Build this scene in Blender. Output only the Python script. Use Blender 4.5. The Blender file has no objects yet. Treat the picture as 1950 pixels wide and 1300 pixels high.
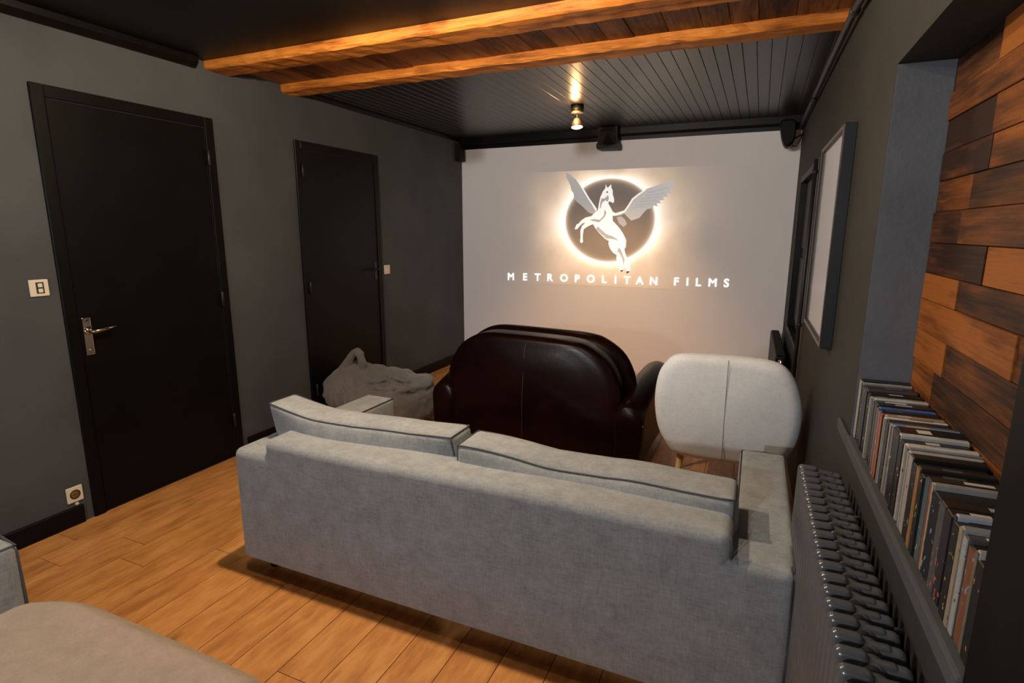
import bpy, bmesh, math, random
from mathutils import Matrix, Vector

random.seed(7)
sc = bpy.context.scene
COL = sc.collection

# ------------------------------------------------------------------ camera
F_PX = 1059.7
cam_d = bpy.data.cameras.new('camera')
cam_d.sensor_fit = 'HORIZONTAL'
cam_d.sensor_width = 36.0
cam_d.lens = F_PX / 1950.0 * 36.0
cam_d.clip_start = 0.02
cam = bpy.data.objects.new('camera', cam_d)
COL.objects.link(cam)
R_ = Vector((0.91528428, 0.40279736, 0.00299513))
U_ = Vector((-0.08160179, 0.17813365, 0.98061692))
W_ = Vector((-0.39445637, 0.89778767, -0.19591191))
mw = Matrix.Identity(4)
for i in range(3):
    mw[i][0], mw[i][1], mw[i][2] = R_[i], U_[i], -W_[i]
mw.translation = (0, 0, 1.45)
cam.matrix_world = mw
sc.camera = cam

# ------------------------------------------------------------------ world, exposure
wd = bpy.data.worlds.new('world')
sc.world = wd
wd.use_nodes = True
bg = wd.node_tree.nodes['Background']
bg.inputs[0].default_value = (0.86, 0.91, 1.0, 1)
bg.inputs[1].default_value = 0.6
vs = sc.view_settings
vs.view_transform = 'Standard'
vs.look = 'None'
vs.gamma = 1.0
vs.use_curve_mapping = False
vs.exposure = 0.0

LAMP_W = 106.0        # off-frame ceiling spots
LAMP_BACK_W = 150.0   # the spot in view
PROJ_W = 280.0       # projector
WARM = (1.0, 0.79, 0.56)
REAR_W = 95.0        # added fill lamp behind the camera

# ------------------------------------------------------------------ helpers
def link(o):
    COL.objects.link(o); return o

def tag(o, label=None, cat=None, group=None, kind=None):
    if label: o['label'] = label
    if cat: o['category'] = cat
    if group: o['group'] = group
    if kind: o['kind'] = kind
    return o

def root(name, loc, label, cat, group=None, rz=0.0):
    o = bpy.data.objects.new(name, None)
    o.empty_display_size = 0.1
    o.location = loc
    o.rotation_euler = (0, 0, rz)
    link(o)
    return tag(o, label, cat, group)

def inv(o):
    return (Matrix.Translation(o.location) @ Matrix.Rotation(o.rotation_euler.z, 4, 'Z')).inverted()

def to_obj(name, bm, m, parent=None, smooth=False, local=False):
    """link a bmesh as one mesh object. Coordinates are world unless local=True (then parent space)."""
    bmesh.ops.recalc_face_normals(bm, faces=bm.faces[:])
    me = bpy.data.meshes.new(name)
    bm.to_mesh(me); bm.free()
    for p in me.polygons: p.use_smooth = smooth
    if m is not None: me.materials.append(m)
    o = bpy.data.objects.new(name, me)
    link(o)
    if parent is not None:
        o.parent = parent
        if not local:
            pi = Matrix.Identity(4)
            if parent.parent is not None:
                # parent is a part whose own coordinates are the thing's coordinates
                pass
            else:
                pi = inv(parent)
            o.matrix_parent_inverse = pi
    return o

def box(bm, x0, x1, y0, y1, z0, z1, bev=0.0, seg=2):
    vs_ = [bm.verts.new(p) for p in ((x0,y0,z0),(x1,y0,z0),(x1,y1,z0),(x0,y1,z0),(x0,y0,z1),(x1,y0,z1),(x1,y1,z1),(x0,y1,z1))]
    fs = [bm.faces.new([vs_[i] for i in f]) for f in ((3,2,1,0),(4,5,6,7),(0,1,5,4),(1,2,6,5),(2,3,7,6),(3,0,4,7))]
    if bev > 0:
        es = list({e for f in fs for e in f.edges})
        bmesh.ops.bevel(bm, geom=es, offset=bev, segments=seg, affect='EDGES', profile=0.5)
    return bm

def B(*a, **k):
    return box(bmesh.new(), *a, **k)

def softbox(x0, x1, y0, y1, z0, z1, r=0.04, n=10, puff=(0, 0, 0), fn=None, bm=None):
    """rounded box on a dense grid; puff swells each pair of faces; fn(v) deforms"""
    bm = bm or bmesh.new()
    c = Vector(((x0+x1)/2, (y0+y1)/2, (z0+z1)/2)); h = Vector(((x1-x0)/2, (y1-y0)/2, (z1-z0)/2))
    r = min(r, min(h)*0.999)
    def coords(hh):
        # denser near the edges
        inner = hh - r
        a = [-hh + r*(1-math.cos(t*math.pi/2/3)) if False else -hh + r*t/3 for t in range(3)]
        b = [-inner + 2*inner*i/n for i in range(n+1)]
        return a + b + [-v for v in reversed(a)]
    cs = [coords(h[i]) for i in range(3)]
    vmap = {}
    def V(p):
        k = (round(p[0], 5), round(p[1], 5), round(p[2], 5))
        if k in vmap: return vmap[k]
        q = Vector((max(-h.x+r, min(h.x-r, p[0])), max(-h.y+r, min(h.y-r, p[1])), max(-h.z+r, min(h.z-r, p[2]))))
        d = Vector(p) - q
        if d.length > 1e-9:
            # cube corner -> sphere corner
            m = max(abs(d.x), abs(d.y), abs(d.z))
            d = d.normalized() * m
        w = q + d
        u, v, t = p[0]/h.x, p[1]/h.y, p[2]/h.z
        w.x += puff[0]*u*(1-v*v)*(1-t*t)
        w.y += puff[1]*v*(1-u*u)*(1-t*t)
        w.z += puff[2]*t*(1-u*u)*(1-v*v)
        w += c
        if fn: w = fn(w, u, v, t)
        vmap[k] = bm.verts.new(w)
        return vmap[k]
    for ax in range(3):
        a, b = [(1, 2), (0, 2), (0, 1)][ax]
        for s in (-1, 1):
            for i in range(len(cs[a])-1):
                for j in range(len(cs[b])-1):
                    q = []
                    for (di, dj) in ((0, 0), (1, 0), (1, 1), (0, 1)):
                        p = [0, 0, 0]; p[ax] = s*h[ax]; p[a] = cs[a][i+di]; p[b] = cs[b][j+dj]
                        q.append(V(p))
                    try: bm.faces.new(q)
                    except ValueError: pass
    return bm

def tube(pts, r, bm=None, seg=8, closed=False, caps=True):
    bm = bm or bmesh.new()
    pts = [Vector(p) for p in pts]
    n = len(pts); rings = []
    up = None
    for i, p in enumerate(pts):
        a = pts[(i-1) % n] if (closed or i > 0) else p
        b = pts[(i+1) % n] if (closed or i < n-1) else p
        t = (b-a).normalized()
        if up is None:
            up = t.orthogonal().normalized()
        up = (up - t*up.dot(t))
        if up.length < 1e-6: up = t.orthogonal()
        up.normalize()
        sd = t.cross(up)
        rr = r[i] if isinstance(r, (list, tuple)) else r
        rings.append([bm.verts.new(p + (up*math.cos(2*math.pi*k/seg) + sd*math.sin(2*math.pi*k/seg))*rr) for k in range(seg)])
    m = n if closed else n-1
    for i in range(m):
        A, C = rings[i], rings[(i+1) % n]
        for k in range(seg):
            bm.faces.new((A[k], A[(k+1) % seg], C[(k+1) % seg], C[k]))
    if caps and not closed:
        bm.faces.new(list(reversed(rings[0]))); bm.faces.new(rings[-1])
    return bm

def lathe(prof, c=(0, 0, 0), axis='Z', seg=24, bm=None, mtx=None):
    """prof: list of (radius, height)"""
    bm = bm or bmesh.new()
    rings = []
    for (r, h) in prof:
        ring = []
        for k in range(seg):
            a = 2*math.pi*k/seg
            p = Vector((r*math.cos(a), r*math.sin(a), h))
            if axis == 'X': p = Vector((h, p.x, p.y))
            if axis == 'Y': p = Vector((p.x, h, p.y))
            if mtx is not None: p = mtx @ p
            ring.append(bm.verts.new(p + Vector(c)))
        rings.append(ring)
    for A, C in zip(rings, rings[1:]):
        for k in range(seg):
            bm.faces.new((A[k], A[(k+1) % seg], C[(k+1) % seg], C[k]))
    bm.faces.new(rings[0]); bm.faces.new(rings[-1])
    return bm

def smooth_loop(pts, k=6):
    """closed Catmull-Rom through 2-D points"""
    out = []; n = len(pts)
    for i in range(n):
        p0, p1, p2, p3 = (Vector(pts[(i+j-1) % n]) for j in range(4))
        for s in range(k):
            t = s/k
            out.append(0.5*((2*p1)+(p2-p0)*t+(2*p0-5*p1+4*p2-p3)*t*t+(3*p1-p0-3*p2+p3)*t*t*t))
    return out

def pad(outline, y0, y1, r, puff0=0.0, puff1=0.0, bm=None, steps=5, fn=None):
    """padded slab: outline in XZ, thickness along Y from y0 (rear) to y1, rounded rim r, swollen faces"""
    bm = bm or bmesh.new()
    o = [Vector(p) for p in outline]; n = len(o)
    cx = sum(p.x for p in o)/n; cz = sum(p.y for p in o)/n
    c = Vector((cx, cz))
    R0 = min((p-c).length for p in o)
    rings = []
    def ring(s, y):
        rr = []
        for p in o:
            q = c + (p-c)*s
            v = Vector((q.x, y, q.y))
            if fn: v = fn(v)
            rr.append(bm.verts.new(v))
        rings.append(rr)
    ins = [0.0, 0.3, 0.55, 0.75, 0.9]
    for s in ins[1:] if False else (0.12, 0.35, 0.6, 0.82):
        sc_ = (1-r/R0)*s
        ring(sc_, y0 - puff0*(1-s*s))
    for k in range(steps+1):
        a = k/steps*math.pi/2
        ring(1-(r/R0)*(1-math.sin(a)), y0 + r*(1-math.cos(a)))
    for k in range(steps+1):
        a = (1-k/steps)*math.pi/2
        ring(1-(r/R0)*(1-math.sin(a)), y1 - r*(1-math.cos(a)))
    for s in (0.82, 0.6, 0.35, 0.12):
        ring((1-r/R0)*s, y1 + puff1*(1-s*s))
    for A, C in zip(rings, rings[1:]):
        for k in range(n):
            bm.faces.new((A[k], A[(k+1) % n], C[(k+1) % n], C[k]))
    bm.faces.new(rings[0]); bm.faces.new(rings[-1])
    return bm

def prism(poly, y0, y1, bm=None, axis='Y'):
    """extrude 2-D polygon"""
    bm = bm or bmesh.new()
    def P(p, y):
        return {'Y': (p[0], y, p[1]), 'X': (y, p[0], p[1]), 'Z': (p[0], p[1], y)}[axis]
    A = [bm.verts.new(P(p, y0)) for p in poly]; C = [bm.verts.new(P(p, y1)) for p in poly]
    n = len(poly)
    bm.faces.new(A); bm.faces.new(list(reversed(C)))
    for k in range(n):
        bm.faces.new((A[k], A[(k+1) % n], C[(k+1) % n], C[k]))
    return bm

# ------------------------------------------------------------------ materials
def node_mat(name):
    m = bpy.data.materials.new(name); m.use_nodes = True
    nt = m.node_tree
    return m, nt, nt.nodes['Principled BSDF']

def N(nt, t, **k):
    n = nt.nodes.new(t)
    for a, v in k.items(): setattr(n, a, v)
    return n

def mapping(nt, scale=(1, 1, 1), rand=False):
    tc = N(nt, 'ShaderNodeTexCoord'); mp = N(nt, 'ShaderNodeMapping')
    mp.inputs['Scale'].default_value = scale
    nt.links.new(tc.outputs['Object'], mp.inputs['Vector'])
    if rand:
        oi = N(nt, 'ShaderNodeObjectInfo')
        ml = N(nt, 'ShaderNodeMath', operation='MULTIPLY'); ml.inputs[1].default_value = 37.0
        nt.links.new(oi.outputs['Random'], ml.inputs[0])
        cb = N(nt, 'ShaderNodeCombineXYZ')
        for i in range(3): nt.links.new(ml.outputs[0], cb.inputs[i])
        nt.links.new(cb.outputs[0], mp.inputs['Location'])
    return mp

def noise(nt, vec, scale, detail=4, rough=0.6):
    n = N(nt, 'ShaderNodeTexNoise')
    n.inputs['Scale'].default_value = scale; n.inputs['Detail'].default_value = detail; n.inputs['Roughness'].default_value = rough
    nt.links.new(vec.outputs[0], n.inputs['Vector'])
    return n

def ramp(nt, fac, stops):
    r = N(nt, 'ShaderNodeValToRGB')
    e = r.color_ramp.elements
    while len(e) < len(stops): e.new(0.5)
    for i, (p, c) in enumerate(stops):
        e[i].position = p; e[i].color = (*c, 1)
    nt.links.new(fac, r.inputs[0])
    return r

def bump(nt, h, strength, dist=0.01, prev=None):
    b = N(nt, 'ShaderNodeBump')
    b.inputs['Strength'].default_value = strength; b.inputs['Distance'].default_value = dist
    nt.links.new(h, b.inputs['Height'])
    if prev: nt.links.new(prev.outputs[0], b.inputs['Normal'])
    return b

def plain(name, col, rough=0.5, metal=0.0, var=0.12, nscale=6.0, bstr=0.0, bscale=60.0, spec=0.5, coat=0.0):
    m, nt, p = node_mat(name)
    mp = mapping(nt)
    n = noise(nt, mp, nscale)
    lo = tuple(c*(1-var) for c in col); hi = tuple(min(1, c*(1+var)) for c in col)
    r = ramp(nt, n.outputs[0], [(0.3, lo), (0.7, hi)])
    nt.links.new(r.outputs[0], p.inputs['Base Color'])
    p.inputs['Roughness'].default_value = rough
    p.inputs['Metallic'].default_value = metal
    p.inputs['Specular IOR Level'].default_value = spec
    p.inputs['Coat Weight'].default_value = coat
    p.inputs['Coat Roughness'].default_value = 0.15
    if bstr > 0:
        n2 = noise(nt, mp, bscale, 3)
        b = bump(nt, n2.outputs[0], bstr, 0.004)
        nt.links.new(b.outputs[0], p.inputs['Normal'])
    return m

def fabric(name, col, var=0.22, weave=900.0):
    m, nt, p = node_mat(name)
    mp = mapping(nt)
    mps = mapping(nt, (1, 1, 0.18)); mpt = mapping(nt, (0.18, 0.18, 1))
    a = noise(nt, mps, 170, 4, 0.7); b = noise(nt, mpt, 170, 4, 0.7); c = noise(nt, mp, 14, 5)
    ad = N(nt, 'ShaderNodeMath', operation='ADD'); nt.links.new(a.outputs[0], ad.inputs[0]); nt.links.new(b.outputs[0], ad.inputs[1])
    ad2 = N(nt, 'ShaderNodeMath', operation='MULTIPLY_ADD'); nt.links.new(c.outputs[0], ad2.inputs[0]); ad2.inputs[1].default_value = 0.8
    nt.links.new(ad.outputs[0], ad2.inputs[2])
    dv = N(nt, 'ShaderNodeMath', operation='DIVIDE'); nt.links.new(ad2.outputs[0], dv.inputs[0]); dv.inputs[1].default_value = 2.8
    lo = tuple(x*(1-var) for x in col); hi = tuple(x*(1+var) for x in col)
    r = ramp(nt, dv.outputs[0], [(0.40, lo), (0.60, hi)])
    nt.links.new(r.outputs[0], p.inputs['Base Color'])
    p.inputs['Roughness'].default_value = 0.95
    p.inputs['Specular IOR Level'].default_value = 0.15
    p.inputs['Sheen Weight'].default_value = 0.25
    p.inputs['Sheen Roughness'].default_value = 0.6
    bb = bump(nt, ad.outputs[0], 0.25, 0.002)
    nt.links.new(bb.outputs[0], p.inputs['Normal'])
    return m

def wood(name, stops, axis='Y', rough=0.45, knots=True, hue=0.35, bstr=0.25, stretch=9.0, scale=2.2, spec=0.4, coat=0.0, fine=0.35, kscale=1.0):
    """stops: dark -> light colours; grain runs along axis; tone varies from piece to piece"""
    m, nt, p = node_mat(name)
    s = [stretch]*3; s['XYZ'.index(axis)] = 1.0
    mp = mapping(nt, tuple(s), rand=True)
    n1 = noise(nt, mp, scale, 8, 0.66)
    s2 = [stretch*6]*3; s2['XYZ'.index(axis)] = 1.6
    mp2 = mapping(nt, tuple(s2), rand=True)
    n2 = noise(nt, mp2, 3.0, 3, 0.6)
    oi = N(nt, 'ShaderNodeObjectInfo')
    mx = N(nt, 'ShaderNodeMath', operation='MULTIPLY_ADD')
    nt.links.new(n2.outputs[0], mx.inputs[0]); mx.inputs[1].default_value = fine
    nt.links.new(n1.outputs[0], mx.inputs[2])
    mx2 = N(nt, 'ShaderNodeMath', operation='MULTIPLY_ADD')
    nt.links.new(oi.outputs['Random'], mx2.inputs[0]); mx2.inputs[1].default_value = hue
    nt.links.new(mx.outputs[0], mx2.inputs[2])
    sb = N(nt, 'ShaderNodeMath', operation='SUBTRACT'); nt.links.new(mx2.outputs[0], sb.inputs[0]); sb.inputs[1].default_value = fine/2 + hue/2
    k = len(stops)
    r = ramp(nt, sb.outputs[0], [(0.28 + 0.44*i/(k-1), c) for i, c in enumerate(stops)])
    out = r.outputs[0]
    if knots:
        s3 = [5.0]*3; s3['XYZ'.index(axis)] = 2.2
        mp3 = mapping(nt, tuple(s3), rand=True)
        v = N(nt, 'ShaderNodeTexVoronoi'); v.inputs['Scale'].default_value = kscale
        nt.links.new(mp3.outputs[0], v.inputs['Vector'])
        kr = ramp(nt, v.outputs['Distance'], [(0.03, (1, 1, 1)), (0.16, (0, 0, 0))])
        kn = N(nt, 'ShaderNodeMath', operation='MULTIPLY'); nt.links.new(kr.outputs[0], kn.inputs[0]); nt.links.new(n2.outputs[0], kn.inputs[1])
        mixn = N(nt, 'ShaderNodeMix', data_type='RGBA')
        nt.links.new(kn.outputs[0], mixn.inputs['Factor'])
        nt.links.new(out, mixn.inputs['A']); mixn.inputs['B'].default_value = (*[c*0.35 for c in stops[0]], 1)
        out = mixn.outputs['Result']
    nt.links.new(out, p.inputs['Base Color'])
    p.inputs['Roughness'].default_value = rough
    p.inputs['Specular IOR Level'].default_value = spec
    p.inputs['Coat Weight'].default_value = coat
    b = bump(nt, n2.outputs[0], bstr, 0.003)
    nt.links.new(b.outputs[0], p.inputs['Normal'])
    return m

def emit(name, col, strength):
    m, nt, p = node_mat(name)
    p.inputs['Base Color'].default_value = (*col, 1)
    p.inputs['Emission Color'].default_value = (*col, 1)
    p.inputs['Emission Strength'].default_value = strength
    return m

M = {}
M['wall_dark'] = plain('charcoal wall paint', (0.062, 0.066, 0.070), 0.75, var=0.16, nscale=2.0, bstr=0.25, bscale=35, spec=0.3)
M['wall_right'] = plain('darker right wall', (0.030, 0.030, 0.028), 0.75, var=0.16, nscale=2.0, bstr=0.25, bscale=35, spec=0.25)  # one even tone, darker than the left wall
M['jamb_cool_lit'] = plain('wall paint in cool light', (0.118, 0.128, 0.146), 0.7, var=0.18, nscale=3.0, bstr=0.25, bscale=40, spec=0.3)  # same wall paint, cool light on the jamb put into the colour
M['black'] = plain('black satin paint', (0.0042, 0.0036, 0.0032), 0.40, var=0.2, spec=0.12)
M['black_matte'] = plain('black matte', (0.006, 0.006, 0.006), 0.75, var=0.2, spec=0.2)
M['black_plastic'] = plain('black plastic', (0.0035, 0.0035, 0.0038), 0.5, spec=0.2)
M['ceil_black'] = plain('black lacquered board', (0.016, 0.0145, 0.013), 0.33, var=0.15, nscale=3, bstr=0.05, bscale=20, spec=0.8)
M['ceil_front'] = plain('black ceiling paint', (0.003, 0.0028, 0.0025), 0.40, var=0.1, nscale=3, bstr=0.05, bscale=20, spec=0.2)
M['white_wall'] = plain('pale screen wall paint', (0.62, 0.60, 0.585), 0.85, var=0.03, nscale=1.2, bstr=0.06, bscale=25, spec=0.2)
M['floor'] = wood('oak plank', [(0.40, 0.160, 0.046), (0.54, 0.225, 0.064), (0.66, 0.295, 0.087), (0.72, 0.35, 0.12)], 'Y', 0.45, True, 0.13, 0.12, 4.2, 5.0, 0.35, fine=0.22, kscale=1.5)
M['gap'] = plain('dark floor gap', (0.05, 0.025, 0.012), 0.9)
M['beam'] = wood('old pine beam', [(0.12, 0.034, 0.005), (0.42, 0.135, 0.018), (0.60, 0.21, 0.032), (0.68, 0.30, 0.075)], 'X', 0.6, True, 0.12, 0.6, 7.0, 1.8, 0.25)
M['ceil_plank'] = wood('stained ceiling plank', [(0.035, 0.012, 0.005), (0.16, 0.06, 0.018), (0.33, 0.13, 0.038), (0.40, 0.17, 0.055)], 'Y', 0.6, True, 0.30, 0.5, 5.0, 2.0, 0.25)
M['clad'] = wood('reclaimed plank', [(0.020, 0.008, 0.004), (0.062, 0.021, 0.006), (0.15, 0.045, 0.008), (0.26, 0.085, 0.014)], 'Y', 0.5, True, 0.46, 0.5, 6.0, 2.6, 0.25)
M['sofa'] = fabric('grey linen weave', (0.255, 0.266, 0.272))
M['seat_taupe'] = fabric('taupe linen weave', (0.335, 0.252, 0.188), var=0.12)
M['sofa_seam'] = plain('dark grey seam', (0.075, 0.075, 0.08), 0.9, spec=0.1)
M['chair'] = fabric('light grey felt', (0.76, 0.775, 0.80), var=0.08)
M['chair_seam'] = plain('grey seam thread', (0.40, 0.39, 0.38), 0.9)
M['bean'] = fabric('taupe grey cotton', (0.150, 0.132, 0.120), var=0.12)
M['leather'] = plain('dark brown leather', (0.0065, 0.0014, 0.0008), 0.30, var=0.5, nscale=2.2, bstr=0.12, bscale=55, spec=0.12, coat=0.0)
M['leather_seam'] = plain('leather seam', (0.018, 0.006, 0.003), 0.55)
M['leg_wood'] = wood('pale beech', [(0.35, 0.20, 0.08), (0.50, 0.30, 0.13), (0.60, 0.38, 0.18)], 'Z', 0.5, False)
M['iron'] = plain('gunmetal enamel', (0.105, 0.107, 0.115), 0.22, metal=0.25, var=0.2, nscale=9, bstr=0.08, bscale=80, spec=0.6)
M['chrome'] = plain('polished nickel', (0.55, 0.50, 0.44), 0.16, metal=1.0, var=0.05)
M['steel_dark'] = plain('dark steel', (0.02, 0.02, 0.022), 0.4, metal=0.5)
M['ivory'] = plain('ivory plastic', (0.72, 0.64, 0.50), 0.35, var=0.03)
M['ivory_dark'] = plain('switch well', (0.03, 0.028, 0.025), 0.5)
M['pipe'] = plain('painted pipe', (0.014, 0.014, 0.013), 0.5)
M['frame'] = plain('dark navy frame', (0.006, 0.0065, 0.010), 0.45)
M['frame_face'] = plain('brushed grey frame lip', (0.11, 0.10, 0.095), 0.4, metal=0.3)
M['bulb'] = emit('lit bulb', (1.0, 0.80, 0.50), 14.0)
M['bronze'] = plain('brushed bronze', (0.30, 0.20, 0.10), 0.35, metal=0.8)
# ------------------------------------------------------------------ the room
XL, YB, YF, ZC = -3.023, 5.52, -1.9, 2.40
RW_O, RW_A = (0.247, 5.52, 0.0), 0.0125
RWM = Matrix.Translation(RW_O) @ Matrix.Rotation(RW_A, 4, 'Z')
def L(y): return y - YB          # right-wall local y from room y

def struct(name, bm, m, label=None, cat=None, smooth=False, right=False):
    o = to_obj(name, bm, m, None, smooth)
    if right:
        o.location = RW_O; o.rotation_euler = (0, 0, RW_A)
    return tag(o, label, cat, None, 'structure')

# floor and its planks
floor = struct('floor', B(XL-0.1, 0.75, YF, YB+0.1, -0.10, -0.008), M['gap'], 'warm oak plank floor running towards the screen wall', 'floor')
joint = {-2.692: 1.479, -2.526: 1.363, -2.858: 1.218, -2.194: 1.59, -1.862: 1.512, -1.364: 1.16, -2.36: 0.62, -2.028: 0.75, -1.696: 0.60, -1.53: 1.95, -1.198: 0.42, -1.032: 1.75}
k = -7
while True:
    x1 = -0.70 - 0.166*k; x0 = x1 - 0.166
    if x1 < XL + 0.02: break
    xa = max(x0, XL); xb = min(x1, 0.42)
    if xb - xa > 0.02:
        j = joint.get(round(x0, 3), random.uniform(0.2, 1.4))
        y = j - 1.28*3
        while y < YB:
            ya, yb = max(y, YF), min(y+1.28, YB)
            if yb - ya > 0.03:
                bm = B(xa+0.0014, xb-0.0014, ya+0.0012, yb-0.0012, -0.0085, 0.0)
                to_obj('plank', bm, M['floor'], floor)
            y += 1.28
    k += 1

# walls
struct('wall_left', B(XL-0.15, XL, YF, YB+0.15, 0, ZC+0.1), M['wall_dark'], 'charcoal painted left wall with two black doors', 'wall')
struct('wall_back', B(XL, 0.6, YB, YB+0.15, 0, ZC+0.1), M['white_wall'], 'pale painted end wall used as projection screen', 'wall')

ND, NY0, NY1, NZ0, NZ1 = 0.131, 0.845, 1.86, 0.815, 1.883        # niche
WD, WY0, WY1, WZ0, WZ1 = 0.10, 3.74, 5.12, 0.64, 1.872           # window recess
bm = bmesh.new()
T = 0.34
box(bm, 0, T, L(YF), L(NY0), 0, ZC+0.1)
box(bm, 0, T, L(NY0), L(NY1), 0, NZ0)
box(bm, 0, T, L(NY0), L(NY1), NZ1, ZC+0.1)
box(bm, ND+0.012, T, L(NY0), L(NY1), NZ0, NZ1)
box(bm, 0, T, L(NY1), L(WY0), 0, ZC+0.1)
box(bm, 0, T, L(WY0), L(WY1), 0, WZ0)
box(bm, 0, T, L(WY0), L(WY1), WZ1, ZC+0.1)
box(bm, WD+0.03, T, L(WY0), L(WY1), WZ0, WZ1)
box(bm, 0, T, L(WY1), 0.1, 0, ZC+0.1)
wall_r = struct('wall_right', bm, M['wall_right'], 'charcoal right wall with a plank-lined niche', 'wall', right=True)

to_obj('niche_jamb', B(0.001, ND-0.001, L(NY1)-0.003, L(NY1)+0.0, 0.853, NZ1-0.001), M['jamb_cool_lit'], wall_r, local=True)  # thin panel on the far jamb, coloured as if lit by cool light
# reclaimed planks lining the niche back
rows = [0.815, 0.862, 0.943, 1.024, 1.105, 1.187, 1.271, 1.340, 1.421, 1.500, 1.579, 1.651, 1.731, 1.800, 1.883]
rp = random.Random(5)
fixed = {1.421: [1.63, 1.25], 1.340: [1.45], 1.271: [1.58], 1.187: [1.235], 1.105: [1.60, 1.10], 1.024: [1.666, 1.0], 1.651: [1.532], 1.579: [1.518, 1.2], 1.500: [1.61, 1.15], 1.731: [1.40], 1.800: [1.55, 1.1]}
for z0, z1 in zip(rows, rows[1:]):
    cuts = [NY1-0.004] + fixed.get(z0, [rp.uniform(1.3, 1.65), rp.uniform(0.95, 1.2)]) + [NY0+0.002]
    for ya, yb in zip(cuts, cuts[1:]):
        d = rp.uniform(0.0, 0.006)
        to_obj('plank', B(ND-d, ND+0.012, L(yb)+0.0008, L(ya)-0.0008, z0+0.0007, z1-0.0007, 0.0012, 1), M['clad'], wall_r, local=True)

# ledge under the discs, near post
struct('trim_1', B(-0.012, ND-0.001, L(NY0)+0.001, L(NY1)-0.001, NZ0-0.001, 0.853, 0.006, 2), M['wall_dark'], 'charcoal ledge board along the foot of the niche', 'ledge', right=True)
struct('trim_2', box(B(-0.014, 0.0, L(0.30), L(0.775), 0, ZC-0.01, 0.003, 1), -0.006, 0.0, L(0.775), L(0.844), 0, ZC-0.01, 0.002, 1), M['black'], 'black painted upright board at the near side of the niche', 'trim', right=True)
struct('trim_3', B(-0.012, 0.0, L(NY1), L(2.03), NZ0-0.001, 0.853, 0.006, 2), M['wall_dark'], 'short charcoal end of the ledge beyond the niche', 'trim', right=True)

# ceiling: front slab, plank strip between beams, board ceiling
ceil = struct('ceiling', B(XL-0.1, 0.75, YF, YB+0.1, ZC+0.012, ZC+0.12), M['ceil_front'], 'low black ceiling of painted boards with bare planks between beams', 'ceiling')
to_obj('ceiling_panel', B(XL, 0.46, YF, 2.46, ZC, ZC+0.012), M['ceil_front'], ceil)
BW = 0.0715
x = -1.173 + BW*21
while x > XL + 0.01:
    xa = max(x-BW, XL)
    if xa < 0.36:
        to_obj('board', B(xa+0.0016, min(x, 0.36)-0.0016, 3.13, YB, ZC, ZC+0.012, 0.0012, 1), M['ceil_black'], ceil)
    x -= BW
x = XL; rp = random.Random(11)
while x < 0.36:
    w = rp.uniform(0.10, 0.17)
    to_obj('plank', B(x+0.001, min(x+w, 0.37)-0.001, 2.58, 3.10, ZC-0.002+rp.uniform(0, 0.004), ZC+0.012, 0.002, 1), M['ceil_plank'], ceil)
    x += w

def beam(name, y0, y1, z0, label):
    rb = random.Random(int(y0*100)); bm = bmesh.new()
    xs = [XL + 0.001 + i*(0.272-XL)/60 for i in range(61)]
    c = 0.012
    rings = []
    for i, xx in enumerate(xs):
        w = lambda a: rb.uniform(-a, a)
        prof = [(y0+w(.002), ZC+0.005), (y0+w(.004), z0+c+w(.003)), (y0+c+w(.003), z0+w(.003)), ((y0+y1)/2, z0+w(.004)), (y1-c+w(.003), z0+w(.003)), (y1+w(.004), z0+c+w(.003)), (y1+w(.002), ZC+0.005)]
        rings.append([bm.verts.new((xx, p[0], p[1])) for p in prof])
    n = 7
    for A, C in zip(rings, rings[1:]):
        for q in range(n):
            bm.faces.new((A[q], A[(q+1) % n], C[(q+1) % n], C[q]))
    bm.faces.new(rings[0]); bm.faces.new(list(reversed(rings[-1])))
    o = to_obj(name, bm, M['beam'])
    return tag(o, label, 'beam', 'bare wooden ceiling beams')
beam('ceiling_beam', 2.45, 2.615, 2.352, 'bare orange pine ceiling beam nearest the camera, along the black ceiling panel')
beam('ceiling_beam', 3.02, 3.165, 2.352, 'slimmer bare pine ceiling beam where the black boards begin')

# cornices, skirting
struct('trim_4', prism([(YB-0.05, ZC), (YB-0.05, 2.345), (YB-0.018, 2.325), (YB-0.018, 2.292), (YB, 2.292), (YB, ZC)], XL, 0.262, axis='X'), M['black'], 'black cornice above the screen wall', 'cornice')
struct('trim_5', prism([(XL, ZC), (XL+0.03, ZC), (XL+0.03, 2.385), (XL+0.012, 2.366), (XL, 2.366)], 3.165, YB, axis='Y'), M['black'], 'thin black cornice on the left wall beyond the beams', 'cornice')
struct('trim_6', prism([(XL, ZC), (XL+0.045, ZC), (XL+0.040, 2.372), (XL+0.015, 2.345), (XL, 2.345)], YF, 2.385, axis='Y'), M['black'], 'black cornice on the left wall before the beams', 'cornice')
for nm, ya, yb in (('baseboard_left', YF, 1.50), ('baseboard_left', 2.50, 3.06), ('baseboard_left', 4.07, YB)):
    struct(nm, B(XL, XL+0.016, ya, yb, 0, 0.095, 0.003, 1), M['black'], 'black skirting board on the left wall', 'skirting')

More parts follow.
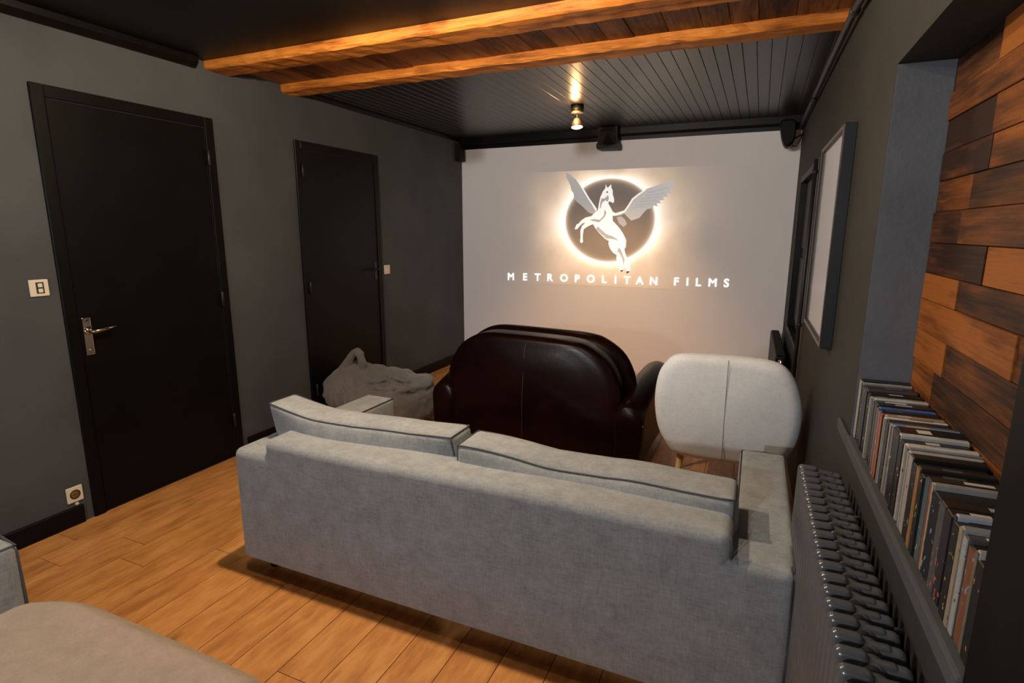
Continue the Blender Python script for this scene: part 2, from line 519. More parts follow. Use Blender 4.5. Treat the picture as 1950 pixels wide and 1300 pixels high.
# doors
def door(name, y0, y1, z1, hinge_near, label):
    fw = 0.055
    d = struct(name, bmesh.new(), M['black'], label, 'door')
    to_obj('door_frame', box(box(B(XL, XL+0.014, y0, y0+fw, 0, z1, 0.003, 1), XL, XL+0.014, y1-fw, y1, 0, z1, 0.003, 1), XL, XL+0.014, y0+fw, y1-fw, z1-fw, z1, 0.003, 1), M['black'], d)
    to_obj('door_leaf', B(XL, XL+0.006, y0+fw+0.003, y1-fw-0.003, 0.006, z1-fw-0.003, 0.002, 1), M['black'], d)
    hy = y0+fw if hinge_near else y1-fw
    for hz in (0.25, 1.03, 1.86):
        to_obj('hinge', lathe([(0.007, -0.045), (0.009, -0.043), (0.009, 0.043), (0.007, 0.045)], (XL+0.018, hy, hz), seg=10), M['steel_dark'], d, True)
    return d
d1 = door('door_1', 1.545, 2.462, 2.088, False, 'wide black painted door with a nickel lever handle')
d2 = door('door_2', 3.096, 4.03, 2.062, True, 'black painted door farther along the left wall, behind the bean bag')
hd = to_obj('door_handle', box(bmesh.new(), XL+0.006, XL+0.013, 1.615, 1.655, 0.835, 1.022, 0.003, 2), M['chrome'], d1)
to_obj('lever', tube([(XL+0.012, 1.635, 0.955), (XL+0.055, 1.635, 0.955), (XL+0.062, 1.645, 0.957), (XL+0.062, 1.69, 0.962), (XL+0.060, 1.742, 0.968)], [0.011, 0.010, 0.010, 0.0085, 0.0075], seg=10), M['chrome'], hd, True)
to_obj('rosette', lathe([(0.019, 0), (0.019, 0.006), (0.013, 0.012)], (XL+0.012, 1.635, 0.955), 'X', 18), M['chrome'], hd, True)
to_obj('screw', lathe([(0.006, 0), (0.005, 0.003)], (XL+0.013, 1.635, 1.008), 'X', 10), M['steel_dark'], hd, True)
to_obj('keyhole', lathe([(0.007, 0), (0.006, 0.004)], (XL+0.013, 1.635, 0.86), 'X', 10), M['chrome'], hd, True)
h2 = to_obj('door_handle', B(XL+0.006, XL+0.010, 3.925, 3.955, 1.03, 1.18, 0.002, 1), M['steel_dark'], d2)
to_obj('lever', tube([(XL+0.01, 3.94, 1.12), (XL+0.05, 3.94, 1.12), (XL+0.055, 3.93, 1.12), (XL+0.055, 3.84, 1.12)], 0.008, seg=8), M['steel_dark'], h2, True)

# window with black shutters in the right wall
w1 = struct('window_1', bmesh.new(), M['black'], 'tall window recess closed by black shutters beside the screen wall', 'window', right=True)
bm = bmesh.new()
for (a, b, c, d) in ((WY0, WY0+0.05, WZ0, WZ1), (WY1-0.05, WY1, WZ0, WZ1), (WY0+0.05, WY1-0.05, WZ0, WZ0+0.05), (WY0+0.05, WY1-0.05, WZ1-0.05, WZ1)):
    box(bm, 0.0, WD+0.028, L(a), L(b), c, d, 0.003, 1)
to_obj('window_frame', bm, M['black'], w1, local=True)
mid = (WY0+WY1)/2
for a, b in ((WY0+0.052, mid-0.002), (mid+0.002, WY1-0.052)):
    s = to_obj('shutter', B(0.05, 0.08, L(a), L(b), WZ0+0.052, WZ1-0.052, 0.003, 1), M['black'], w1, local=True)
    for q in (0, 1):
        zc0 = WZ0+0.11+q*0.57
        to_obj('shutter_panel', B(0.042, 0.05, L(a)+0.06, L(b)-0.06, zc0, zc0+0.50, 0.004, 1), M['black'], s, local=True)
to_obj('shutter_bar', tube([(0.034, L(mid), WZ0+0.07), (0.034, L(mid), WZ1-0.07)], 0.008), M['steel_dark'], w1, True, local=True)

# ------------------------------------------------------------------ lamps
def spot(loc, label, aim, energy, sz=1.0, cone=0, col=None, lgt=None, leak=0):
    """ceiling spotlight: base, arm, head, bulb; a real lamp at its bulb"""
    x, y, z = loc
    r = root('ceiling_spotlight', (x, y, z), label, 'spotlight', 'ceiling spotlights')
    to_obj('base', lathe([(0.048, 0), (0.05, -0.004), (0.05, -0.045)], loc, seg=28), M['black_plastic'], r, True)
    to_obj('base_ring', lathe([(0.051, -0.044), (0.051, -0.060), (0.044, -0.062)], loc, seg=28), M['bronze'], r, True)
    h = Vector((x, y, z-0.135))
    to_obj('stem', tube([(x, y, z-0.06), (x, y, z-0.10)], 0.006), M['steel_dark'], r, True)
    d = Vector(aim).normalized()
    q = Vector((0, 0, -1)).rotation_difference(d).to_matrix().to_4x4()
    hd = to_obj('head', lathe([(0.010, 0.040), (0.024, 0.030), (0.038, 0.004), (0.046, -0.022), (0.048, -0.030), (0.043, -0.030), (0.036, -0.008), (0.012, 0.012)], h, seg=28, mtx=q), M['bronze'], r, True)
    to_obj('bulb', lathe([(0.014, 0.004), (0.034, -0.016), (0.0425, -0.027), (0.042, -0.031), (0.030, -0.036), (0.010, -0.038)], h, seg=24, mtx=q), M['bulb'], r, True)
    ld = bpy.data.lights.new('spot_light', 'SPOT' if cone else 'POINT')
    ld.energy = energy; ld.color = col or WARM; ld.shadow_soft_size = 0.03*sz
    if cone: ld.spot_size = math.radians(cone); ld.spot_blend = 1.0
    lo = bpy.data.objects.new('spot_light', ld); link(lo)
    lo.parent = r
    lo.location = Vector((0, 0, -0.135)) + d*0.046
    lo.rotation_euler = (Vector((0, 0, -1)).rotation_difference(Vector(lgt).normalized()) if lgt else q).to_euler()
    if leak:
        # light spilling from the open back of the head onto the ceiling
        l2 = bpy.data.lights.new('spill_light', 'POINT'); l2.energy = leak; l2.color = col or WARM; l2.shadow_soft_size = 0.02
        o2 = bpy.data.objects.new('spill_light', l2); link(o2); o2.parent = r; o2.location = (0, -0.06, -0.085)
    return r
spot((-1.38, 4.38, ZC), 'small bronze ceiling spotlight glowing in front of the screen wall', (0.10, -0.15, -1), LAMP_BACK_W, cone=80, col=(1.0, 0.55, 0.22), lgt=(0.05, 1.0, -1.75), leak=4.0)
spot((-1.84, 1.455, ZC), 'ceiling spotlight on the black panel near the left wall, just above the frame', (0.05, 0.02, -1), LAMP_W*0.15)
spot((-1.45, 1.63, ZC), 'ceiling spotlight on the black panel above the middle of the large sofa', (0.05, 0.02, -1), LAMP_W)
spot((-0.60, 1.66, ZC), 'ceiling spotlight on the black panel near the disc niche', (0.05, 0.02, -1), LAMP_W*0.30)
# added lamp, unseen behind the camera: neutral fill for surfaces facing it
fl = root('added_fill_lamp', (-1.0, -1.5, 0), 'added white fill lamp, unseen behind the near sofa', 'lamp')
to_obj('base', lathe([(0.15, 0), (0.15, 0.015), (0.02, 0.03)], (-1.0, -1.5, 0), seg=28), M['black_plastic'], fl, True)
to_obj('pole', tube([(-1.0, -1.5, 0.02), (-1.0, -1.5, 1.52)], 0.012), M['black_plastic'], fl, True)
fq = Vector((0, 0, -1)).rotation_difference(Vector((0.05, 1, -0.05))).to_matrix().to_4x4()
to_obj('lamp_shade', lathe([(0.02, 0.10), (0.07, 0.06), (0.12, -0.06), (0.115, -0.06), (0.06, 0.05), (0.02, 0.08)], (-1.0, -1.5, 1.57), seg=28, mtx=fq), M['black_plastic'], fl, True)
to_obj('bulb', lathe([(0.02, 0.05), (0.045, 0.0), (0.04, -0.03), (0.015, -0.045)], (-1.0, -1.5, 1.57), seg=20, mtx=fq), emit('white bulb', (0.95, 0.97, 1.0), 6.0), fl, True)
ld = bpy.data.lights.new('added_fill_light', 'POINT'); ld.energy = REAR_W; ld.color = (0.93, 0.96, 1.0); ld.shadow_soft_size = 0.05
lo = bpy.data.objects.new('added_fill_light', ld); link(lo); lo.parent = fl; lo.location = (0.005, 0.12, 1.565)

pr = root('projector', (-1.36, -0.55, ZC), 'white ceiling projector behind the camera', 'projector')
to_obj('body', B(-1.52, -1.20, -0.72, -0.45, 2.20, 2.30, 0.015, 2), M['ivory'], pr)
to_obj('bracket', tube([(-1.36, -0.58, 2.30), (-1.36, -0.58, ZC)], 0.02), M['steel_dark'], pr, True)
to_obj('lens', lathe([(0.035, 0), (0.035, 0.03), (0.028, 0.032)], (-1.36, -0.45, 2.255), 'Y', 20), M['black_plastic'], pr, True)
ld = bpy.data.lights.new('projector_light', 'SPOT')
ld.energy = PROJ_W; ld.color = (0.97, 0.97, 1.0); ld.shadow_soft_size = 0.03
ld.spot_size = math.radians(46); ld.spot_blend = 0.5
lo = bpy.data.objects.new('projector_light', ld); link(lo)
lo.parent = pr
lo.location = (0, 0.16, 2.255-ZC)
dv = Vector((-1.36, 5.52, 1.15)) - Vector((-1.36, -0.39, 2.255))
lo.rotation_euler = dv.to_track_quat('-Z', 'Y').to_euler()
# ------------------------------------------------------------------ projected picture on the end wall: projector light put into emission and base colour
PEG = {
  'body': [(-1.43, 1.893), (-1.415, 1.861), (-1.404, 1.863), (-1.375, 1.89), (-1.373, 1.858), (-1.359, 1.833), (-1.356, 1.791), (-1.342, 1.753), (-1.341, 1.723), (-1.355, 1.714), (-1.371, 1.724), (-1.389, 1.733), (-1.399, 1.712), (-1.375, 1.673), (-1.351, 1.631), (-1.325, 1.618), (-1.35, 1.588), (-1.348, 1.545), (-1.284, 1.481), (-1.237, 1.417), (-1.207, 1.358), (-1.207, 1.293), (-1.221, 1.273), (-1.21, 1.229), (-1.188, 1.181), (-1.162, 1.126), (-1.154, 1.074), (-1.168, 1.043), (-1.19, 1.036), (-1.187, 1.068), (-1.211, 1.107), (-1.219, 1.102), (-1.224, 1.067), (-1.248, 1.046), (-1.258, 1.075), (-1.282, 1.122), (-1.296, 1.175), (-1.295, 1.214), (-1.332, 1.235), (-1.364, 1.274), (-1.384, 1.326), (-1.376, 1.347), (-1.422, 1.373), (-1.478, 1.425), (-1.516, 1.468), (-1.545, 1.512), (-1.572, 1.503), (-1.608, 1.485), (-1.64, 1.464), (-1.647, 1.415), (-1.649, 1.371), (-1.642, 1.34), (-1.663, 1.322), (-1.676, 1.344), (-1.67, 1.38), (-1.674, 1.45), (-1.659, 1.494), (-1.623, 1.529), (-1.655, 1.52), (-1.687, 1.49), (-1.709, 1.463), (-1.736, 1.463), (-1.715, 1.512), (-1.701, 1.512), (-1.665, 1.551), (-1.624, 1.577), (-1.565, 1.59), (-1.53, 1.624), (-1.499, 1.649), (-1.492, 1.709), (-1.481, 1.768), (-1.456, 1.827), (-1.432, 1.856)],
  'lwing': [(-1.835, 2.017), (-1.793, 1.994), (-1.736, 1.949), (-1.685, 1.905), (-1.646, 1.849), (-1.589, 1.762), (-1.542, 1.701), (-1.508, 1.654), (-1.526, 1.624), (-1.548, 1.611), (-1.594, 1.624), (-1.65, 1.677), (-1.717, 1.73), (-1.75, 1.765), (-1.756, 1.813), (-1.78, 1.843), (-1.79, 1.887), (-1.815, 1.939), (-1.839, 1.974)],
  'rwing': [(-1.351, 1.609), (-1.29, 1.626), (-1.238, 1.642), (-1.206, 1.688), (-1.166, 1.754), (-1.108, 1.798), (-1.043, 1.837), (-0.977, 1.856), (-0.896, 1.882), (-0.817, 1.912), (-0.781, 1.915), (-0.787, 1.879), (-0.788, 1.839), (-0.816, 1.828), (-0.806, 1.795), (-0.842, 1.792), (-0.832, 1.764), (-0.877, 1.76), (-0.864, 1.736), (-0.908, 1.728), (-0.89, 1.704), (-0.932, 1.704), (-0.918, 1.675), (-0.96, 1.684), (-0.967, 1.66), (-1.017, 1.652), (-1.049, 1.619), (-1.089, 1.57), (-1.165, 1.545), (-1.201, 1.579), (-1.237, 1.613), (-1.271, 1.596), (-1.323, 1.588)],
  'ledge_l': [(-1.736, 1.949), (-1.685, 1.905), (-1.646, 1.849), (-1.589, 1.762), (-1.542, 1.701), (-1.508, 1.654), (-1.521, 1.637), (-1.56, 1.697), (-1.607, 1.762), (-1.66, 1.84), (-1.703, 1.906)],
  'ledge_r': [(-1.351, 1.609), (-1.29, 1.626), (-1.238, 1.642), (-1.206, 1.688), (-1.166, 1.754), (-1.108, 1.798), (-1.043, 1.837), (-1.042, 1.825), (-1.103, 1.784), (-1.156, 1.741), (-1.195, 1.679), (-1.229, 1.628), (-1.285, 1.606), (-1.341, 1.591)],
  'tuft': [(-1.31, 1.578), (-1.262, 1.587), (-1.226, 1.553), (-1.206, 1.511), (-1.24, 1.486), (-1.285, 1.52)],
  'sh_neck': [(-1.436, 1.759), (-1.402, 1.792), (-1.393, 1.758), (-1.406, 1.725), (-1.427, 1.742), (-1.461, 1.717), (-1.469, 1.674), (-1.482, 1.658), (-1.479, 1.717), (-1.467, 1.76)],
  'sh_chest': [(-1.583, 1.555), (-1.546, 1.542), (-1.482, 1.529), (-1.43, 1.58), (-1.413, 1.623), (-1.432, 1.657), (-1.439, 1.597), (-1.478, 1.555), (-1.537, 1.563)],
  'sh_belly': [(-1.511, 1.464), (-1.46, 1.416), (-1.404, 1.373), (-1.332, 1.365), (-1.27, 1.348), (-1.333, 1.391), (-1.406, 1.416), (-1.461, 1.46), (-1.499, 1.494)],
  'sh_leg': [(-1.295, 1.214), (-1.281, 1.245), (-1.265, 1.227), (-1.236, 1.176), (-1.22, 1.107), (-1.216, 1.168), (-1.238, 1.228), (-1.262, 1.28), (-1.284, 1.279)],
  'eye': [(-1.422, 1.824), (-1.408, 1.827), (-1.403, 1.814), (-1.417, 1.809)],
  'hoof1': [(-1.253, 1.064), (-1.227, 1.069), (-1.224, 1.061), (-1.244, 1.046)],
  'hoof2': [(-1.194, 1.053), (-1.162, 1.061), (-1.163, 1.047), (-1.187, 1.034)],
}
LET = [
  ('M',-2.440,0.960),
  ('E',-2.273,0.963),
  ('T',-2.131,0.964),
  ('R',-1.990,0.966),
  ('O',-1.838,0.967),
  ('P',-1.694,0.966),
  ('O',-1.551,0.968),
  ('L',-1.410,0.969),
  ('I',-1.297,0.968),
  ('T',-1.182,0.969),
  ('A',-1.057,0.970),
  ('N',-0.922,0.971),
  ('F',-0.707,0.974),
  ('I',-0.606,0.975),
  ('L',-0.505,0.976),
  ('M',-0.380,0.977),
  ('S',-0.259,0.978),
]

pm, nt, p = node_mat('projected eclipse picture')
tc = N(nt, 'ShaderNodeTexCoord'); sp = N(nt, 'ShaderNodeSeparateXYZ')
nt.links.new(tc.outputs['Object'], sp.inputs[0])
def mth(op, a, b=None, c=None, clamp=False):
    n = N(nt, 'ShaderNodeMath', operation=op); n.use_clamp = clamp
    for i, v in enumerate((a, b, c)):
        if v is None: continue
        if isinstance(v, (int, float)): n.inputs[i].default_value = v
        else: nt.links.new(v, n.inputs[i])
    return n.outputs[0]
ux = mth('DIVIDE', sp.outputs[0], 0.455); uz = mth('DIVIDE', sp.outputs[2], 0.408)
ang = mth('ARCTAN2', uz, ux)
dist = mth('SQRT', mth('ADD', mth('MULTIPLY', ux, ux), mth('MULTIPLY', uz, uz)))
nz = N(nt, 'ShaderNodeTexNoise'); nz.inputs['Scale'].default_value = 2.2; nz.inputs['Detail'].default_value = 3
nt.links.new(tc.outputs['Object'], nz.inputs['Vector'])
# brighter flare to the upper left and right of the ring
fl = mth('MULTIPLY_ADD', mth('COSINE', mth('MULTIPLY', ang, 2.0)), 0.08, 0.20)
fl = mth('MULTIPLY', fl, mth('MULTIPLY_ADD', nz.outputs[0], 1.1, 0.45))
out_d = mth('MAXIMUM', mth('SUBTRACT', dist, 1.0), 0.0)
in_d = mth('MAXIMUM', mth('SUBTRACT', 1.0, dist), 0.0)
glow = mth('EXPONENT', mth('MULTIPLY', mth('DIVIDE', out_d, fl), -1.0))
inner = mth('EXPONENT', mth('MULTIPLY', in_d, -22.0))
ring = mth('MULTIPLY', glow, inner)
halo = mth('MULTIPLY', mth('EXPONENT', mth('MULTIPLY', mth('MULTIPLY', out_d, out_d), -1.6)), mth('GREATER_THAN', dist, 0.99))
# fade to nothing at the picture's edge so that it melts into the wall
ex = mth('SUBTRACT', 1.0, mth('POWER', mth('DIVIDE', mth('ABSOLUTE', sp.outputs[0]), 1.32), 4.0), clamp=True)
ring = mth('MULTIPLY', ring, ex); halo = mth('MULTIPLY', halo, ex)
tan = N(nt, 'ShaderNodeMix', data_type='RGBA')
nt.links.new(ring, tan.inputs['Factor']); tan.inputs['A'].default_value = (0.95, 0.58, 0.28, 1); tan.inputs['B'].default_value = (1.0, 0.95, 0.84, 1)
nt.links.new(tan.outputs['Result'], p.inputs['Emission Color'])
hn = mth('MULTIPLY', halo, mth('MULTIPLY_ADD', nz.outputs[0], 0.80, -0.16))
nt.links.new(mth('ADD', mth('MULTIPLY', ring, 0.95), hn), p.inputs['Emission Strength'])
disc = N(nt, 'ShaderNodeMix', data_type='RGBA')
edge = mth('MULTIPLY', mth('SUBTRACT', 1.02, dist), 14.0, clamp=True)
nt.links.new(edge, disc.inputs['Factor'])
disc.inputs['A'].default_value = (0.62, 0.60, 0.585, 1); disc.inputs['B'].default_value = (0.33, 0.295, 0.27, 1)
nt.links.new(disc.outputs['Result'], p.inputs['Base Color'])
p.inputs['Roughness'].default_value = 0.85; p.inputs['Specular IOR Level'].default_value = 0.2

PCX, PCZ = -1.387, 1.545
pic = root('projected_picture', (PCX, YB, PCZ), 'film title of a winged white horse before an eclipse, projected on the end wall', 'projection')
bm = B(PCX-1.30, PCX+1.30, YB-0.0015, YB-0.0002, 0.90, 2.030)
o = to_obj('eclipse_picture', bm, pm, None)
for v in o.data.vertices: v.co -= Vector((PCX, 0, PCZ))
o.parent = pic; o.location = (0, -YB, 0)
em = {
 'body': emit('projected white', (0.92, 0.91, 0.90), 0.50), 'lwing': emit('projected grey', (0.42, 0.42, 0.42), 0.36), 'rwing': emit('projected grey feather', (0.46, 0.46, 0.46), 0.40),
 'edge': emit('projected feather edge', (0.9, 0.9, 0.88), 0.5), 'shade': emit('projected shade', (0.42, 0.42, 0.43), 0.32), 'dark': emit('projected dark', (0.06, 0.06, 0.06), 0.05)}
layers = [('wing', 'lwing', 'lwing', 1), ('wing', 'rwing', 'rwing', 1), ('feather_edge', 'ledge_l', 'edge', 2), ('feather_edge', 'ledge_r', 'edge', 2), ('feather_tuft', 'tuft', 'shade', 1),
          ('horse_body', 'body', 'body', 3), ('shade_patch', 'sh_neck', 'shade', 4), ('shade_patch', 'sh_chest', 'shade', 4), ('shade_patch', 'sh_belly', 'shade', 4), ('shade_patch', 'sh_leg', 'shade', 4), ('eye', 'eye', 'dark', 5), ('hoof', 'hoof1', 'dark', 5), ('hoof', 'hoof2', 'dark', 5)]
for nm, key, mk, lv in layers:
    to_obj(nm, prism(PEG[key], YB-0.0015-0.0004*lv, YB-0.0015-0.0004*(lv-1)), em[mk], pic)
# feather lines on the open wing
bm = bmesh.new()
tips = [(-0.83, 1.85), (-0.86, 1.80), (-0.90, 1.765), (-0.94, 1.735), (-0.98, 1.705), (-1.02, 1.68)]
rootp = [(-1.02, 1.80), (-1.04, 1.775), (-1.07, 1.75), (-1.10, 1.72), (-1.13, 1.69), (-1.16, 1.665)]
for a, b in zip(rootp, tips):
    tube([(a[0], YB-0.0023, a[1]), (b[0], YB-0.0023, b[1])], 0.0022, bm, 5)
to_obj('feather_lines', bm, em['shade'], pic)
lm = emit('projected lettering', (1.0, 1.0, 0.98), 1.1)
for ch, lx, lz in LET:
    cu = bpy.data.curves.new('letter', 'FONT'); cu.body = ch; cu.size = 0.105; cu.extrude = 0.0005; cu.bevel_depth = 0.0024; cu.bevel_resolution = 0
    to = bpy.data.objects.new('letter', cu); link(to)
    bpy.context.view_layer.update()
    me = bpy.data.meshes.new_from_object(to.evaluated_get(bpy.context.evaluated_depsgraph_get()))
    xs = [v.co.x for v in me.vertices]; ys = [v.co.y for v in me.vertices]
    cx, cy = (min(xs)+max(xs))/2, (min(ys)+max(ys))/2
    bm = bmesh.new()
    for v in me.vertices:
        v.co = Vector((v.co.x-cx+lx, YB-0.0025-v.co.z, v.co.y-cy+lz))
    bm.from_mesh(me)
    bpy.data.objects.remove(to); bpy.data.curves.remove(cu); bpy.data.meshes.remove(me)
    to_obj('letter', bm, lm, pic)


# ------------------------------------------------------------------ big grey sofa seen from behind
def piping(pts, parent, r=0.0028, closed=False, m='sofa_seam', name='piping'):
    return to_obj(name, tube(pts, r, seg=6, closed=closed), M[m], parent, True)

def grey_sofa():
    X0, X1, Y0, YFr, ZA = -1.945, 0.166, 1.53, 2.42, 0.552
    s = root('sofa', ((X0+X1)/2, 1.97, 0), 'large grey linen sofa standing back-on in the middle of the room', 'sofa', 'grey linen sofas')
    bxl, bxr, ztop = -1.768, -0.004, 0.625
    def bulge(w, u, v, t):
        if v < 0: w.y -= 0.012*(1-u*u)*(1-t*t)
        w.z += 0.006*math.sin(u*5)*max(t, 0)
        return w
    # back: lower part full width, upper part between the arms
    bm = softbox(X0, X1, Y0, Y0+0.21, 0.055, ZA, 0.032, 22, fn=bulge)
    def bulge2(w, u, v, t):
        if t > 0: w.z += 0.005*math.sin(u*4+1)
        w.y += -0.004*(1-u*u)
        return w
    softbox(bxl, bxr, Y0-0.001, Y0+0.20, ZA-0.22, ztop, 0.035, 18, fn=bulge2, bm=bm)
    back = to_obj('backrest', bm, M['sofa'], s, True)
    piping([(X1-0.012, Y0+0.008, 0.07), (X1-0.006, Y0+0.006, 0.30), (X1-0.012, Y0+0.008, ZA-0.03), (X1-0.015, Y0+0.035, ZA-0.002)], back)
    piping([(bxr-0.002, Y0+0.02, ZA-0.05), (bxr+0.002, Y0+0.012, ZA+0.03), (bxr-0.006, Y0+0.03, ztop-0.015)], back, 0.003)
    piping([(bxl+0.006, Y0+0.02, ZA-0.02), (bxl+0.003, Y0+0.02, ZA+0.03)], back, 0.003)
    for (a0, a1) in ((X0, X0+0.182), (X1-0.172, X1)):
        arm = to_obj('arm', softbox(a0, a1, Y0+0.15, YFr, 0.055, ZA, 0.022, 10, puff=(0.004, 0.004, 0.004)), M['sofa'], s, True)
        for xx in (a0+0.006, a1-0.006):
            piping([(xx, Y0+0.2, ZA-0.006), (xx, (Y0+YFr)/2, ZA-0.003), (xx, YFr-0.012, ZA-0.006)], arm, 0.0032)
        piping([(a0+0.008, YFr-0.006, ZA-0.008), ((a0+a1)/2, YFr-0.002, ZA-0.004), (a1-0.008, YFr-0.006, ZA-0.008)], arm, 0.0032)
    to_obj('seat_base', softbox(X0+0.17, X1-0.16, Y0+0.18, YFr-0.02, 0.06, 0.28, 0.02, 6), M['sofa'], s, True)
    xm = (X0+X1)/2
    for (a0, a1) in ((X0+0.184, xm-0.003), (xm+0.003, X1-0.174)):
        to_obj('seat_cushion', softbox(a0, a1, Y0+0.20, YFr+0.04, 0.27, 0.405, 0.035, 8, puff=(0, 0.01, 0.02)), M['sofa'], s, True)
    for fx in (X0+0.10, X1-0.10):
        for fy in (Y0+0.09, YFr-0.10):
            to_obj('leg', lathe([(0.026, 0), (0.032, 0.05), (0.034, 0.062)], (fx, fy, 0), seg=14), M['black_matte'], s, True)
    # loose back cushions
    def c1(w, u, v, t):
        w.z += 0.030*max(0, -u-0.45)/0.55*(0.6+0.4*t) - 0.010*(1-abs(u)) + 0.012*max(0, u-0.6)/0.4
        w.y += 0.014*math.sin(u*3) + 0.030*(t-1)*-0.5
        w.x -= 0.02*t
        return w
    c = to_obj('back_cushion', softbox(-1.862, -0.962, 1.675, 1.835, 0.42, 0.692, 0.020, 14, puff=(0.01, 0.035, 0.018), fn=c1), M['sofa'], s, True)
    def seam(fnc, x0, x1, y0, y1, z0, z1, rear, puffz, puffy):
        pts = []
        for i in range(25):
            u = -1+2*i/24
            cx = (x0+x1)/2 + u*(x1-x0)/2*0.992
            w = Vector((cx, y0+0.005 if rear else y1-0.005, z1-0.004))
            pts.append(fnc(w, u, -1 if rear else 1, 1))
        return pts
    piping(seam(c1, -1.862, -0.962, 1.675, 1.835, 0.42, 0.692, True, 0, 0), c, 0.003)
    piping(seam(c1, -1.862, -0.962, 1.675, 1.835, 0.42, 0.692, False, 0, 0), c, 0.003)
    for xs_, vv in ((-0.966, 1), (-1.858, -1)):
        pts = [c1(Vector((xs_, 1.682, 0.42+0.268*i/8)), vv, -1, -1+2*i/8) for i in range(9)]
        piping(pts, c, 0.003)
        piping([c1(Vector((xs_, 1.682+0.146*i/6, 0.687)), vv, -1+2*i/6, 1) for i in range(7)], c, 0.003)
    def c2(w, u, v, t):
        w.z += 0.022*max(0, -u-0.3)/0.7*(0.5+0.5*t) - 0.018*max(0, 1-abs(u-0.15)*1.6)*(0.5+0.5*t) + 0.006*math.sin(u*6)
        w.y += 0.016*math.sin(u*2.5+1.0)
        return w
    c = to_obj('back_cushion', softbox(-0.948, -0.004, 1.67, 1.845, 0.42, 0.668, 0.022, 14, puff=(0.012, 0.035, 0.020), fn=c2), M['sofa'], s, True)
    piping(seam(c2, -0.948, -0.004, 1.67, 1.845, 0.42, 0.668, True, 0, 0), c, 0.003)
    piping(seam(c2, -0.948, -0.004, 1.67, 1.845, 0.42, 0.668, False, 0, 0), c, 0.003)
    for xs_, vv in ((-0.008, 1), (-0.944, -1)):
        piping([c2(Vector((xs_, 1.678, 0.42+0.243*i/8)), vv, -1, -1+2*i/8) for i in range(9)], c, 0.003)
        piping([c2(Vector((xs_, 1.678+0.16*i/6, 0.663)), vv, -1+2*i/6, 1) for i in range(7)], c, 0.003)
grey_sofa()

# ------------------------------------------------------------------ near grey sofa, its corner in the foreground
def near_sofa():
    s = root('sofa', (-0.95, 0.25, 0), 'grey linen sofa whose rounded seat and arm fill the bottom left corner', 'sofa', 'grey linen sofas')
    A0, A1 = -2.02, -1.815
    arm = to_obj('arm', softbox(A0, A1, -0.25, 0.735, 0.055, 0.598, 0.022, 10, puff=(0.004, 0.006, 0.004)), M['sofa'], s, True)
    piping([(A1-0.006, -0.2, 0.592), (A1-0.005, 0.3, 0.595), (A1-0.008, 0.722, 0.590), (A1-0.006, 0.729, 0.575), (A1-0.004, 0.731, 0.35), (A1-0.006, 0.729, 0.08)], arm, 0.004)
    piping([(A0+0.008, 0.729, 0.590), ((A0+A1)/2, 0.735, 0.594), (A1-0.008, 0.729, 0.590)], arm, 0.004)
    arm2 = to_obj('arm', softbox(-0.06, 0.12, -0.25, 0.60, 0.055, 0.50, 0.022, 8), M['sofa'], s, True)
    to_obj('seat_base', softbox(A1-0.01, -0.05, -0.2, 0.72, 0.055, 0.29, 0.02, 8), M['sofa'], s, True)
    def f(w, u, v, t):
        # front left corner drawn in, soft crown
        if u < -0.55 and v > 0: w.y -= 0.10*((-u-0.55)/0.45)**2*v
        w.z += 0.0
        return w
    to_obj('seat_cushion', softbox(A1+0.002, -0.95, -0.15, 0.80, 0.285, 0.445, 0.06, 14, puff=(0.0, 0.012, 0.022), fn=f), M['seat_taupe'], s, True)
    to_obj('seat_cushion', softbox(-0.945, -0.062, -0.15, 0.79, 0.285, 0.445, 0.06, 12, puff=(0.0, 0.012, 0.022)), M['seat_taupe'], s, True)
    to_obj('backrest', softbox(A0, 0.12, -0.46, -0.24, 0.055, 0.66, 0.03, 10), M['sofa'], s, True)
    for fx in (A0+0.1, 0.02):
        for fy in (-0.36, 0.62 if fx < -1 else 0.5):
            to_obj('leg', lathe([(0.026, 0), (0.032, 0.05), (0.034, 0.062)], (fx, fy, 0), seg=14), M['black_matte'], s, True)
near_sofa()

